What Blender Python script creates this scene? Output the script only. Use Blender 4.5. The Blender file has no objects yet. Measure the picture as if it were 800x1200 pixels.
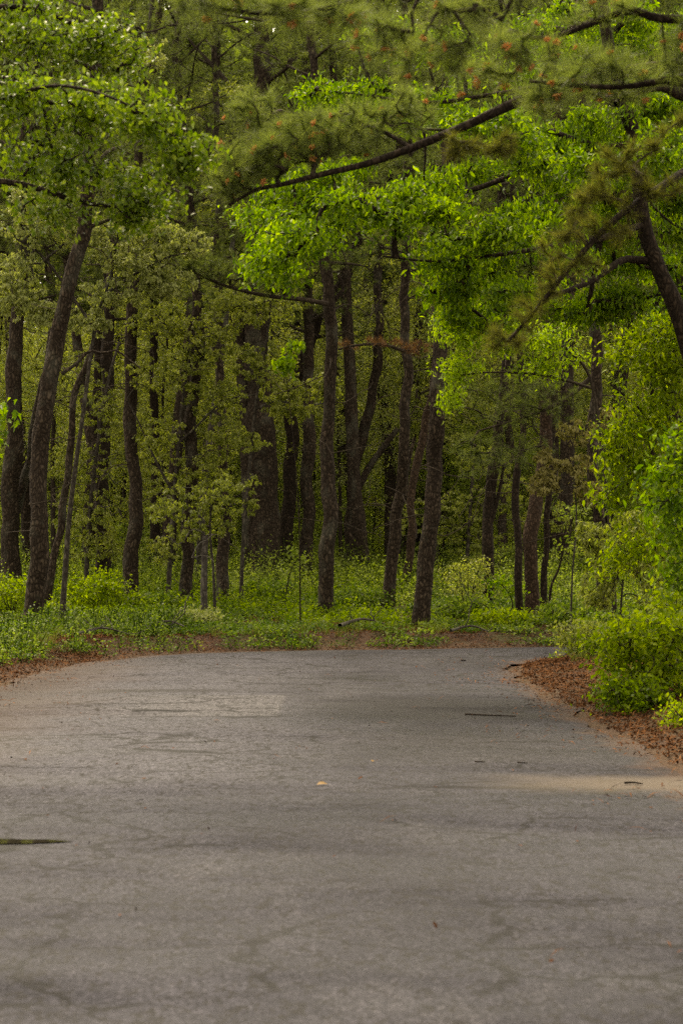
import bpy, math, random
import numpy as np

random.seed(5)
rng = np.random.default_rng(11)
scene = bpy.context.scene
col = scene.collection

# ---------------------------------------------------------------- camera, world, sun, exposure
FPX, EYE = 2800.0, 1.6                      # focal length in photo pixels (photo 800 x 1200), eye height
PITCH = math.atan(40 / FPX)
cam_d = bpy.data.cameras.new("camera")
cam = bpy.data.objects.new("camera", cam_d)
col.objects.link(cam)
cam.location = (0, 0, EYE)
cam.rotation_euler = (math.pi / 2 + PITCH, 0, 0)
cam_d.sensor_fit = 'HORIZONTAL'
cam_d.sensor_width = 24.0
cam_d.lens = 24.0 * FPX / 800
cam_d.clip_start, cam_d.clip_end = 0.1, 2000
cam_d.dof.use_dof = True
cam_d.dof.focus_distance = 36.0
cam_d.dof.aperture_fstop = 5.0
scene.camera = cam

SUN_ELEV, SUN_ROT = math.radians(64), math.radians(335)
world = bpy.data.worlds.new("World")
scene.world = world
world.use_nodes = True
wn = world.node_tree
bg = wn.nodes["Background"]
sky = wn.nodes.new("ShaderNodeTexSky")
sky.sky_type = 'NISHITA'
sky.sun_disc = False
sky.sun_elevation, sky.sun_rotation = SUN_ELEV, SUN_ROT
sky.air_density, sky.dust_density, sky.ozone_density = 1.0, 3.0, 0.6
ov = wn.nodes.new("ShaderNodeHueSaturation")     # overcast: the blue is mostly lost in cloud
ov.inputs["Saturation"].default_value = 0.12
wn.links.new(sky.outputs[0], ov.inputs["Color"])
wn.links.new(ov.outputs[0], bg.inputs["Color"])
bg.inputs["Strength"].default_value = 0.15

sun_d = bpy.data.lights.new("sun", 'SUN')
sun = bpy.data.objects.new("sun", sun_d)
col.objects.link(sun)
sun_d.energy = 1.5
sun_d.angle = math.radians(20)
sun_d.color = (1.0, 0.93, 0.82)
from mathutils import Vector
sdir = Vector((math.sin(SUN_ROT) * math.cos(SUN_ELEV), math.cos(SUN_ROT) * math.cos(SUN_ELEV), math.sin(SUN_ELEV)))
sun.rotation_euler = sdir.to_track_quat('Z', 'Y').to_euler()
sun.location = (0, 0, 40)

vs = scene.view_settings
vs.view_transform = 'Standard'
vs.look = 'None'
vs.gamma = 1.0
vs.use_curve_mapping = False
vs.exposure = 1.68
vs.use_white_balance = True
vs.white_balance_temperature = 8700
vs.white_balance_tint = 10
scene.cycles.max_bounces = 8
scene.cycles.diffuse_bounces = 4
scene.cycles.transmission_bounces = 4
scene.cycles.use_denoising = False
scene.cycles.sample_clamp_indirect = 4.0

# ---------------------------------------------------------------- pixel <-> place
SP, CP = math.sin(PITCH), math.cos(PITCH)


def ray(px, py):
    u, v = (px - 400) / FPX, (600 - py) / FPX
    return np.array([u, CP - v * SP, SP + v * CP])


def at(px, py, Y):
    d = ray(px, py)
    return np.array([0, 0, EYE]) + d * (Y / d[1])


def ppm(Y):
    return FPX / Y


# ---------------------------------------------------------------- noise and road outline
def vnoise(p, seed=0):
    """value noise on points (n,2) or (n,3), about -1..1"""
    p = np.asarray(p, float)
    i = np.floor(p).astype(np.int64)
    f = p - i
    f = f * f * (3 - 2 * f)
    D = p.shape[1]
    out = np.zeros(len(p))
    pr = (73856093, 19349663, 83492791)
    for c in range(2 ** D):
        h = np.full(len(p), seed * 374761393 + 668265263, np.int64)
        w = np.ones(len(p))
        for k in range(D):
            b = (c >> k) & 1
            h = h ^ ((i[:, k] + b) * pr[k])
            w = w * (f[:, k] if b else 1 - f[:, k])
        h = (h ^ (h >> 13)) * 1274126177
        h = (h ^ (h >> 16)) & 0xFFFF
        out += w * (h / 32767.5 - 1)
    return out


LEFT = np.array([(-3.7, -8), (-3.7, 2), (-3.7, 10), (-3.75, 17), (-3.9, 22), (-4.0, 28), (-3.5, 32.7), (-2.75, 35), (-1.9, 36.0), (-0.5, 36.75), (1.3, 37.15), (3.3, 37.9), (6, 39.4), (12, 42.5), (30, 54)], float)
RIGHT = np.array([(2.3, -8), (2.3, 2), (2.35, 10), (2.42, 17), (2.33, 22), (2.2, 28), (2.26, 30.3), (2.42, 32.0), (2.65, 33.0), (3.0, 33.7), (3.6, 34.4), (5, 35.2), (8, 36.6), (14, 39.5), (32, 50)], float)


def smooth_line(P, n=12):
    out = []
    Q = np.vstack([2 * P[0] - P[1], P, 2 * P[-1] - P[-2]])
    for i in range(1, len(Q) - 2):
        a, b, c, d = Q[i - 1], Q[i], Q[i + 1], Q[i + 2]
        for k in range(n):
            t = k / n
            out.append(0.5 * (2 * b + (c - a) * t + (2 * a - 5 * b + 4 * c - d) * t * t + (3 * b - a - 3 * c + d) * t ** 3))
    out.append(P[-1])
    return np.array(out)


LS, RS = smooth_line(LEFT), smooth_line(RIGHT)


def seg_dist(p, L):
    best = np.full(len(p), 1e9)
    for a, b in zip(L[:-1], L[1:]):
        ab = b - a
        t = np.clip(((p - a) @ ab) / (ab @ ab), 0, 1)
        best = np.minimum(best, np.hypot(*(p - a - t[:, None] * ab).T))
    return best


ROADPOLY = np.vstack([LS, RS[::-1]])


def inside(p, poly):
    x, y = p[:, 0], p[:, 1]
    r = np.zeros(len(p), bool)
    n = len(poly)
    for i in range(n):
        x1, y1 = poly[i]
        x2, y2 = poly[(i + 1) % n]
        if y1 == y2:
            continue
        c = ((y1 > y) != (y2 > y)) & (x < (x2 - x1) * (y - y1) / (y2 - y1) + x1)
        r ^= c
    return r


def road_d(p):
    """signed distance to the road: negative on it"""
    p = np.asarray(p, float)
    d = np.minimum(seg_dist(p, LS[::3]), seg_dist(p, RS[::3]))
    return np.where(inside(p, ROADPOLY), -d, d)


def S(t):
    t = np.clip(t, 0, 1)
    return t * t * (3 - 2 * t)


def ground(p, d=None):
    p = np.atleast_2d(np.asarray(p, float))[:, :2]
    if d is None:
        d = road_d(p)
    d = d + 0.10 * vnoise(p * 1.7, 3) + 0.05 * vnoise(p * 5.1, 4)
    far = S((p[:, 1] - 30) / 6)
    bank = (0.10 + 0.10 * far) * S((d - 0.15) / 0.9) + 0.018 * np.maximum(0, d - 1.2) + 0.035 * np.maximum(0, p[:, 1] - 66) + 0.07 * np.maximum(0, p[:, 1] - 86)
    bump = S(d / 1.5) * (0.05 * vnoise(p * 0.6, 1) + 0.03 * vnoise(p * 1.9, 2))
    return -0.03 + 0.05 * S((d + 0.1) / 0.35) + bank + bump


def gz(x, y):
    return float(ground([(x, y)])[0])


def hit(px, py):
    """where the view ray through a photo pixel meets the ground"""
    d = ray(px, py)
    Ys = np.linspace(6, 160, 1500)
    P = np.array([0, 0, EYE]) + d * (Ys / d[1])[:, None]
    z = ground(P[:, :2])
    k = np.argmax(P[:, 2] <= z)
    return P[k] if P[k, 2] <= z[k] else P[-1]


# ---------------------------------------------------------------- mesh helpers
class Acc:
    def __init__(s):
        s.v, s.f, s.n = [], {3: [], 4: []}, 0
        s.t = {3: [], 4: []}

    def add(s, V, Fc, tint=0.5):
        V = np.asarray(V, np.float32)
        Fc = np.asarray(Fc, np.int64)
        s.v.append(V)
        s.f[Fc.shape[1]].append(Fc + s.n)
        s.t[Fc.shape[1]].append(np.broadcast_to(np.asarray(tint, np.float32), (len(Fc),)))
        s.n += len(V)

    def mesh(s, name, mat, origin=(0, 0, 0), smooth=True):
        me = bpy.data.meshes.new(name)
        V = (np.vstack(s.v) - np.asarray(origin, np.float32)).astype(np.float32)
        loops, starts, tot, tint = [], [], [], []
        o = 0
        for k in (3, 4):
            if s.f[k]:
                Fc = np.vstack(s.f[k])
                loops.append(Fc.ravel())
                starts.append(o + np.arange(len(Fc)) * k)
                tot.append(np.full(len(Fc), k))
                tint.append(np.concatenate(s.t[k]))
                o += Fc.size
        loops = np.concatenate(loops).astype(np.int32)
        starts = np.concatenate(starts).astype(np.int32)
        me.vertices.add(len(V))
        me.vertices.foreach_set("co", V.ravel())
        me.loops.add(len(loops))
        me.loops.foreach_set("vertex_index", loops)
        me.polygons.add(len(starts))
        me.polygons.foreach_set("loop_start", starts)
        me.polygons.foreach_set("use_smooth", np.full(len(starts), smooth))
        a = me.attributes.new("tint", 'FLOAT', 'FACE')
        a.data.foreach_set("value", np.concatenate(tint).astype(np.float32))
        me.update(calc_edges=True)
        me.validate()
        me.materials.append(mat)
        return me


def link(name, data, parent=None, loc=(0, 0, 0)):
    o = bpy.data.objects.new(name, data)
    col.objects.link(o)
    o.location = loc
    if parent is not None:
        o.parent = parent
    return o


def tag(o, label=None, cat=None, group=None, kind=None):
    for k, v in (("label", label), ("category", cat), ("group", group), ("kind", kind)):
        if v:
            o[k] = v
    return o


def part(name, acc, mat, root, smooth=True):
    return link(name, acc.mesh(name, mat, root.location, smooth), root)


def multi(name, pairs, root, smooth=True):
    """one mesh from several (Acc, material): a crown with its twigs"""
    big, cuts, mats = Acc(), [], []
    for a, mt in pairs:
        if not a.n:
            continue
        for k in (3, 4):
            for Fc, t in zip(a.f[k], a.t[k]):
                big.f[k].append(Fc + big.n)
                big.t[k].append(t)
                cuts.append((k, len(Fc), len(mats)))
        big.v += a.v
        big.n += a.n
        mats.append(mt)
    me = big.mesh(name, mats[0], root.location if root is not None else (0, 0, 0), smooth)
    for mt in mats[1:]:
        me.materials.append(mt)
    idx = np.concatenate([np.full(n, m) for kk in (3, 4) for k, n, m in cuts if k == kk]).astype(np.int32)
    me.polygons.foreach_set("material_index", idx)
    return me


def crown(name, pairs, root, smooth=True):
    return link(name, multi(name, pairs, root, smooth), root)


def thing(name, loc, label, cat, group=None):
    return tag(link(name, None, None, [float(c) for c in loc]), label, cat, group)


def unit(v):
    return v / np.maximum(np.linalg.norm(v, axis=-1, keepdims=True), 1e-9)


def frames(axis, up):
    y = unit(axis)
    x = unit(np.cross(y, up))
    z = np.cross(x, y)
    return np.stack([x, y, z], axis=-1)


def scatter(acc, tv, tf, pos, R, sc, tint):
    N, V = len(pos), len(tv)
    if N == 0:
        return
    sc = np.asarray(sc, float)
    sc = sc[:, None, None] if sc.ndim == 1 else sc[:, None, :]
    W = np.einsum('nij,nvj->nvi', R, tv[None] * sc) + pos[:, None, :]
    Fc = (np.asarray(tf)[None] + (np.arange(N) * V)[:, None, None]).reshape(-1, len(tf[0]))
    acc.add(W.reshape(-1, 3), Fc, np.repeat(np.asarray(tint, float), len(tf)))


def tubes(acc, P, r, sides=4, tint=0.5):
    """P (N,k,3), r (N,k): N open tubes in one go"""
    N, k, _ = P.shape
    if N == 0:
        return
    T = unit(np.gradient(P, axis=1))
    mt = unit(P[:, -1] - P[:, 0])
    ref = np.where(np.abs(mt[:, 2:3]) > 0.8, np.array([[1.0, 0, 0]]), np.array([[0, 0, 1.0]]))
    a = unit(np.cross(T, ref[:, None, :]))
    b = np.cross(T, a)
    th = np.arange(sides) * 2 * np.pi / sides
    W = P[:, :, None, :] + r[:, :, None, None] * (np.cos(th)[:, None] * a[:, :, None, :] + np.sin(th)[:, None] * b[:, :, None, :])
    j = np.arange(sides)
    q = np.stack([j, (j + 1) % sides, (j + 1) % sides + sides, j + sides], -1)
    Fc = (q[None] + (np.arange(k - 1) * sides)[:, None, None]).reshape(-1, 4)
    Fc = (Fc[None] + (np.arange(N) * k * sides)[:, None, None]).reshape(-1, 4)
    acc.add(W.reshape(-1, 3), Fc, tint)


def resample(P, step):
    P = np.asarray(P, float)
    P = smooth_line(P, 8) if len(P) > 2 else P
    s = np.concatenate([[0], np.cumsum(np.linalg.norm(np.diff(P, axis=0), axis=1))])
    n = max(3, int(s[-1] / step) + 1)
    t = np.linspace(0, s[-1], n)
    return np.stack([np.interp(t, s, P[:, k]) for k in range(3)], -1), t / s[-1]


def bark_tube(acc, P, r, sides=22, rough=0.09, flare=0.0, seed=0):
    """a trunk: rings displaced into plates and furrows, with an optional root flare"""
    n = len(P)
    T = unit(np.gradient(P, axis=0))
    a = unit(np.cross(T, np.array([0.2, 1.0, 0.0])))
    b = np.cross(T, a)
    th = np.arange(sides) * 2 * np.pi / sides
    s = np.concatenate([[0], np.cumsum(np.linalg.norm(np.diff(P, axis=0), axis=1))])
    TH, SS = np.meshgrid(th, s)
    q = np.stack([np.cos(TH) * 3.2, np.sin(TH) * 3.2, SS * 3.0], -1).reshape(-1, 3) + seed * 7.3
    q2 = np.stack([np.cos(TH) * 6, np.sin(TH) * 6, SS * 9.0], -1).reshape(-1, 3) + seed * 3.1
    q3 = np.stack([np.cos(TH) * .9, np.sin(TH) * .9, SS * 1.1], -1).reshape(-1, 3) + seed * 5.7
    dsp = 1 + rough * vnoise(q, 1) + rough * 0.8 * vnoise(q2, 2) + rough * 0.9 * vnoise(q3, 5)
    rr = (r[:, None] * dsp.reshape(n, sides)) * (1 + flare * np.exp(-SS / 0.28) * (1 + 0.5 * np.sin(TH * 4 + seed)))
    W = P[:, None, :] + rr[:, :, None] * (np.cos(TH)[..., None] * a[:, None, :] + np.sin(TH)[..., None] * b[:, None, :])
    j = np.arange(sides)
    q = np.stack([j, (j + 1) % sides, (j + 1) % sides + sides, j + sides], -1)
    acc.add(W.reshape(-1, 3), (q[None] + (np.arange(n - 1) * sides)[:, None, None]).reshape(-1, 4))


def grow(skel, pts, rt=0.004, bend=0.18, lift=0.05, seg=4, rmax=0.05):
    """twigs from a skeleton out to every point, each leaving the nearest wood already grown"""
    skel, pts = np.asarray(skel, float), np.asarray(pts, float)
    n0, N = len(skel), len(pts)
    nodes = np.zeros((n0 + N * (seg - 1), 3))
    own = np.full(len(nodes), -1)
    nodes[:n0] = skel
    d = np.min(np.linalg.norm(pts[:, None] - skel[None, :: max(1, n0 // 60)], axis=2), axis=1)
    P, par, n = np.zeros((N, seg, 3)), np.full(N, -1), n0
    tt = np.linspace(0, 1, seg)
    for k, i in enumerate(np.argsort(d)):
        p = pts[i]
        j = int(np.argmin(((nodes[:n] - p) ** 2).sum(1)))
        a = nodes[j]
        L = np.linalg.norm(p - a)
        c = (a + p) / 2 + rng.normal(0, 1, 3) * bend * L + np.array([0, 0, lift * L])
        path = ((1 - tt) ** 2)[:, None] * a + (2 * tt * (1 - tt))[:, None] * c + (tt ** 2)[:, None] * p
        P[k], par[k] = path, own[j]
        nodes[n:n + seg - 1] = path[1:]
        own[n:n + seg - 1] = k
        n += seg - 1
    cnt = np.ones(N)
    for k in range(N - 1, -1, -1):
        if par[k] >= 0:
            cnt[par[k]] += cnt[k]
    rs = np.minimum(rt * np.sqrt(1 + cnt) * 0.9, rmax)
    R = np.linspace(1, 0.62, seg)[None] * rs[:, None]
    return P, R, P[:, -1], unit(P[:, -1] - P[:, -2])


# ---------------------------------------------------------------- leaf shapes (unit length along +Y)
def leaf_oval():
    v = np.array([(0, 0, 0), (-.2, .28, .07), (0, .3, 0), (.2, .28, .07), (-.23, .6, .03), (0, .62, -.04), (.23, .6, .03), (0, 1, -.16)], float)
    return v, [(0, 2, 1), (0, 3, 2), (1, 2, 4), (2, 5, 4), (2, 3, 5), (3, 6, 5), (4, 5, 7), (5, 6, 7)]


def leaf_maple():
    pts = [(0, 0), (-.16, .10), (-.22, .28), (-.40, .50), (-.20, .50), (-.17, .70), (0, 1), (.17, .70), (.20, .50), (.40, .50), (.22, .28), (.16, .10)]
    v = [(0, .34, 0)] + [(x, y, .55 * abs(x) - .25 * y * y) for x, y in pts]
    n = len(pts)
    return np.array(v, float), [(0, 1 + i, 1 + (i + 1) % n) for i in range(n)][::-1]


def leaf_small():
    return np.array([(0, 0, 0), (-.27, .45, .06), (.27, .45, .06), (0, 1, -.1)], float), [(0, 2, 1), (1, 2, 3)]


def tuft(n, seed, lo=12, hi=78, w=0.018):
    """one pine tuft: n needles of about unit length round +Y"""
    r = np.random.default_rng(seed)
    V, Fc = [], []
    for i in range(n):
        an, az = math.radians(r.uniform(lo, hi)), r.uniform(0, 6.283)
        d = np.array([math.sin(an) * math.cos(az), math.cos(an), math.sin(an) * math.sin(az)])
        s = np.cross(d, r.normal(0, 1, 3))
        s /= np.linalg.norm(s)
        b = np.array([0, r.uniform(-.45, .15), 0])
        L = r.uniform(.75, 1.1)
        V += [b - s * w / 2, b + s * w / 2, b + d * L + np.array([0, 0, -.06])]
        Fc.append((3 * i, 3 * i + 1, 3 * i + 2))
    return np.array(V), Fc


OVAL, MAPLE, SMALL = leaf_oval(), leaf_maple(), leaf_small()
LANCE = (OVAL[0] * np.array([.8, 1, 1.3]), OVAL[1])
TUFT_FAR = [tuft(34, s, w=0.05) for s in range(4)]
TUFT_MID = [tuft(40, s + 10, w=0.028) for s in range(4)]
TUFT_NEAR = [tuft(46, s + 20, lo=8, hi=85, w=0.022) for s in range(4)]


def put_leaves(acc, ends, dirs, K, size, tmpl, droop=0.5, spread=0.12, tint_c=0.5, tint_v=0.18, up=0.6, back=0.25):
    n = len(ends)
    e, d = np.repeat(ends, K, 0), np.repeat(dirs, K, 0)
    m = n * K
    pos = e - d * rng.uniform(0, back, (m, 1)) + rng.normal(0, spread, (m, 3)) * np.array([1, 1, .6])
    ax = d * 0.5 + rng.normal(0, 0.55, (m, 3)) + np.array([0, 0, -droop])
    nr = rng.normal(0, 0.55, (m, 3)) + np.array([0, 0, up])
    clump = np.repeat(rng.normal(0, tint_v * 0.8, n), K)
    t = np.clip(tint_c + clump + rng.normal(0, tint_v, m), 0, 1)
    scatter(acc, tmpl[0], tmpl[1], pos, frames(ax, nr), size * rng.uniform(.65, 1.2, m), t)


def put_tufts(acc, ends, dirs, size, tmpls, up=0.35, tint_c=0.5, tint_v=0.15):
    n = len(ends)
    which = rng.integers(0, len(tmpls), n)
    ax = unit(dirs) + np.array([0, 0, up]) + rng.normal(0, .2, (n, 3))
    R = frames(ax, rng.normal(0, 1, (n, 3)))
    t = np.clip(tint_c + rng.normal(0, tint_v, n), 0, 1)
    s = size * rng.uniform(.75, 1.2, n)
    for k, (tv, tf) in enumerate(tmpls):
        m = which == k
        scatter(acc, tv, tf, ends[m], R[m], s[m], t[m])


def blob_pts(blobs, Y, dens=1.0):
    """attraction points in flattened balls given in photo pixels: (px, py, rx, ry, n[, Y])"""
    out = []
    for b in blobs:
        px, py, rx, ry, n = b[:5]
        y = b[5] if len(b) > 5 else Y
        n = max(3, int(n * dens))
        c, m = at(px, py, y), 1 / ppm(y)
        q = rng.normal(0, 1, (n, 3))
        q = q / np.linalg.norm(q, axis=1, keepdims=True) * rng.uniform(0, 1, (n, 1)) ** 0.45
        out.append(c + q * np.array([rx * m, max(rx, ry) * m * 0.9, ry * m]))
    return np.vstack(out)


# ---------------------------------------------------------------- materials
def new_mat(name):
    m = bpy.data.materials.new(name)
    m.use_nodes = True
    nt = m.node_tree
    return m, nt, nt.nodes["Principled BSDF"], nt.nodes["Material Output"]


def ramp(nt, stops, fac=None):
    r = nt.nodes.new("ShaderNodeValToRGB")
    e = r.color_ramp.elements
    while len(e) < len(stops):
        e.new(0.5)
    for k, (p, c) in enumerate(stops):
        e[k].position = p
        e[k].color = (*c, 1) if len(c) == 3 else c
    if fac is not None:
        nt.links.new(fac, r.inputs[0])
    return r


def noise(nt, scale, detail=4, vec=None, rough=0.55):
    n = nt.nodes.new("ShaderNodeTexNoise")
    n.inputs["Scale"].default_value = scale
    n.inputs["Detail"].default_value = detail
    n.inputs["Roughness"].default_value = rough
    if vec is not None:
        nt.links.new(vec, n.inputs["Vector"])
    return n


def mapped(nt, scale=(1, 1, 1), loc=(0, 0, 0)):
    tc = nt.nodes.new("ShaderNodeTexCoord")
    mp = nt.nodes.new("ShaderNodeMapping")
    mp.inputs["Scale"].default_value = scale
    mp.inputs["Location"].default_value = loc
    nt.links.new(tc.outputs["Object"], mp.inputs["Vector"])
    return mp.outputs[0]


def mixc(nt, fac, a, b, mode='MIX'):
    m = nt.nodes.new("ShaderNodeMix")
    m.data_type = 'RGBA'
    m.blend_type = mode
    for sock, v in ((m.inputs[0], fac), (m.inputs[6], a), (m.inputs[7], b)):
        if hasattr(v, "is_linked"):
            nt.links.new(v, sock)
        elif isinstance(v, (int, float)):
            sock.default_value = v
        else:
            sock.default_value = (*v, 1)
    return m.outputs[2]


def math_n(nt, op, a, b=None):
    m = nt.nodes.new("ShaderNodeMath")
    m.operation = op
    for k, v in enumerate((a, b)):
        if v is None:
            continue
        if hasattr(v, "is_linked"):
            nt.links.new(v, m.inputs[k])
        else:
            m.inputs[k].default_value = v
    return m.outputs[0]


def attr(nt, name):
    a = nt.nodes.new("ShaderNodeAttribute")
    a.attribute_name = name
    return a.outputs["Fac"]


def bump(nt, bsdf, height, strength, dist):
    b = nt.nodes.new("ShaderNodeBump")
    b.inputs["Strength"].default_value = strength
    b.inputs["Distance"].default_value = dist
    nt.links.new(height, b.inputs["Height"])
    nt.links.new(b.outputs[0], bsdf.inputs["Normal"])


def leaf_mat(name, dark, mid, light, trans=0.4, rough=0.42, tr_gain=1.8, spec=0.10):
    m, nt, bs, out = new_mat(name)
    r = ramp(nt, [(0.0, dark), (0.5, mid), (1.0, light)], attr(nt, "tint"))
    nt.links.new(r.outputs[0], bs.inputs["Base Color"])
    bs.inputs["Roughness"].default_value = rough
    bs.inputs["Specular IOR Level"].default_value = spec
    if trans > 0:
        tl = nt.nodes.new("ShaderNodeBsdfTranslucent")
        g = mixc(nt, 1.0, r.outputs[0], (tr_gain * 0.92, tr_gain * 0.97, tr_gain * 0.42), 'MULTIPLY')
        nt.links.new(g, tl.inputs[0])
        mx = nt.nodes.new("ShaderNodeMixShader")
        mx.inputs[0].default_value = trans
        nt.links.new(bs.outputs[0], mx.inputs[1])
        nt.links.new(tl.outputs[0], mx.inputs[2])
        nt.links.new(mx.outputs[0], out.inputs["Surface"])
    return m


def bark_mat(name, furrow, plate, pale, cell=11.0, stretch=0.45, lichen=0.0, bump_d=0.03):
    m, nt, bs, out = new_mat(name)
    v = mapped(nt, (1, 1, stretch))
    w = noise(nt, 6, 3, v)
    vv = nt.nodes.new("ShaderNodeVectorMath")
    vv.operation = 'MULTIPLY_ADD'
    nt.links.new(w.outputs["Color"], vv.inputs[0])
    vv.inputs[1].default_value = (.16, .16, .16)
    nt.links.new(v, vv.inputs[2])
    vo = nt.nodes.new("ShaderNodeTexVoronoi")
    vo.feature = 'DISTANCE_TO_EDGE'
    vo.inputs["Scale"].default_value = cell
    nt.links.new(vv.outputs[0], vo.inputs["Vector"])
    vc = nt.nodes.new("ShaderNodeTexVoronoi")
    vc.inputs["Scale"].default_value = cell
    nt.links.new(vv.outputs[0], vc.inputs["Vector"])
    e = ramp(nt, [(0.0, (.05, .05, .05)), (0.34, (1, 1, 1))], vo.outputs["Distance"])
    n2 = noise(nt, 34, 4, v)
    sep = nt.nodes.new("ShaderNodeSeparateColor")
    nt.links.new(vc.outputs["Color"], sep.inputs[0])
    tone = math_n(nt, 'ADD', math_n(nt, 'MULTIPLY', sep.outputs[0], 0.6), math_n(nt, 'MULTIPLY', n2.outputs[0], 0.5))
    pc = ramp(nt, [(0.25, plate), (0.95, pale)], tone)
    c = mixc(nt, e.outputs[0], furrow, pc.outputs[0])
    if lichen > 0:
        ln = noise(nt, 2.3, 5, mapped(nt, (1, 1, .7), (3, 1, 0)))
        lf = ramp(nt, [(0.52, (0, 0, 0)), (0.68, (lichen,) * 3)], ln.outputs[0])
        c = mixc(nt, lf.outputs[0], c, (.16, .17, .13))
    nt.links.new(c, bs.inputs["Base Color"])
    bs.inputs["Roughness"].default_value = 0.9
    bs.inputs["Specular IOR Level"].default_value = 0.12
    h = math_n(nt, 'ADD', e.outputs[0], math_n(nt, 'MULTIPLY', n2.outputs[0], 0.5))
    bump(nt, bs, h, 0.9, bump_d)
    return m


M = {}
M['pine_bark'] = bark_mat("pine_bark", (.011, .0073, .0048), (.033, .0232, .0152), (.088, .065, .045), cell=19, lichen=0.22, bump_d=.024)
M['red_bark'] = bark_mat("red_pine_bark", (.015, .009, .0058), (.045, .028, .0175), (.1, .065, .043), cell=22, bump_d=.016)
M['dark_bark'] = bark_mat("dark_wet_bark", (.008, .0054, .0036), (.021, .0142, .009), (.052, .0365, .0245), cell=22, bump_d=.016)
M['grey_bark'] = bark_mat("grey_bark", (.03, .025, .021), (.06, .052, .043), (.125, .11, .092), cell=16, lichen=0.3, bump_d=0.015)
M['oak_bark'] = bark_mat("oak_bark", (.02, .0165, .0125), (.042, .035, .027), (.095, .083, .066), cell=18, lichen=0.3, bump_d=0.01)
M['twig'] = bark_mat("twig_bark", (.018, .0135, .009), (.033, .025, .017), (.065, .05, .036), cell=30, bump_d=0.005)
M['needle'] = leaf_mat("pine_needles", (.038, .052, .016), (.075, .095, .03), (.13, .155, .052), trans=0.45, rough=0.45)
M['needle_near'] = leaf_mat("pine_needles_near", (.055, .075, .024), (.10, .125, .042), (.16, .185, .066), trans=0.5, rough=0.4)
M['needle_brown'] = leaf_mat("brown_needles", (.042, .045, .011), (.08, .08, .02), (.13, .13, .036), trans=0.5, rough=0.6)
M['needle_dead'] = leaf_mat("dead_needles", (.09, .042, .02), (.14, .07, .034), (.2, .115, .058), trans=0.2, rough=0.7)
M['maple'] = leaf_mat("maple_leaves", (.030, .064, .004), (.086, .15, .007), (.2, .28, .018), trans=0.55, spec=.14)
M['cherry'] = leaf_mat("cherry_leaves", (.034, .066, .004), (.084, .135, .009), (.19, .245, .03), trans=0.42, rough=0.36, spec=.2)
M['oak'] = leaf_mat("young_oak_leaves", (.08, .103, .016), (.165, .19, .034), (.30, .32, .085), trans=0.45, spec=.25, rough=0.5)
M['oak_pale'] = leaf_mat("downy_oak_leaves", (.11, .135, .035), (.20, .225, .07), (.33, .35, .15), trans=0.35, spec=.25, rough=0.6)
M['oak_buff'] = leaf_mat("buff_oak_leaves", (.10, .095, .03), (.17, .15, .05), (.24, .22, .09), trans=0.3, rough=0.6)
M['cover'] = leaf_mat("ground_cover_leaves", (.026, .055, .005), (.068, .112, .011), (.165, .215, .034), trans=0.42, spec=.10)
M['shrub'] = leaf_mat("shrub_leaves", (.042, .076, .003), (.112, .165, .006), (.22, .275, .016), trans=0.5, spec=.10)
M['sapling'] = leaf_mat("sapling_leaves", (.06, .088, .014), (.13, .175, .028), (.23, .275, .065), trans=0.5, spec=.10)
M['grass'] = leaf_mat("grass_blades", (.045, .07, .010), (.09, .12, .018), (.16, .16, .045), trans=0.3, rough=0.5)
M['litter'] = leaf_mat("dead_leaves", (.026, .0105, .0042), (.072, .028, .010), (.15, .066, .026), trans=0.0, rough=0.85, spec=0.04)
M['pollen'] = leaf_mat("pollen_cone", (.40, .17, .055), (.52, .25, .09), (.60, .34, .14), trans=0.35, rough=0.6)
M['yellow_leaf'] = leaf_mat("yellow_leaf", (.13, .07, .02), (.17, .10, .03), (.21, .13, .04), trans=0.1, rough=0.5)

# asphalt
m, nt, bs, out = new_mat("asphalt")
P0 = mapped(nt)
big = noise(nt, 0.45, 5, mapped(nt, (1, .3, 1)), .6)
mid = noise(nt, 2.2, 6, P0, .65)
fine = noise(nt, 60, 4, mapped(nt, (1, .45, 1)), .75)
grit = nt.nodes.new("ShaderNodeTexVoronoi")
grit.inputs["Scale"].default_value = 85
PS = mapped(nt, (1, .45, 1))
nt.links.new(PS, grit.inputs["Vector"])
sg = nt.nodes.new("ShaderNodeSeparateColor")
nt.links.new(grit.outputs["Color"], sg.inputs[0])
base = ramp(nt, [(0.3, (.019, .0189, .0252)), (0.7, (.033, .0328, .042))], mid.outputs[0])
c = mixc(nt, ramp(nt, [(0.42, (0, 0, 0)), (0.6, (.85, .85, .85))], big.outputs[0]).outputs[0], base.outputs[0], (.0142, .0140, .0184))
strk = noise(nt, 0.8, 5, mapped(nt, (1.2, .5, 1), (3, 5, 0)), .65)
c = mixc(nt, ramp(nt, [(0.54, (0, 0, 0)), (0.72, (.5, .5, .5))], strk.outputs[0]).outputs[0], c, (.056, .0545, .0605))  # pale streaks: wet sheen painted into the base colour


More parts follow.
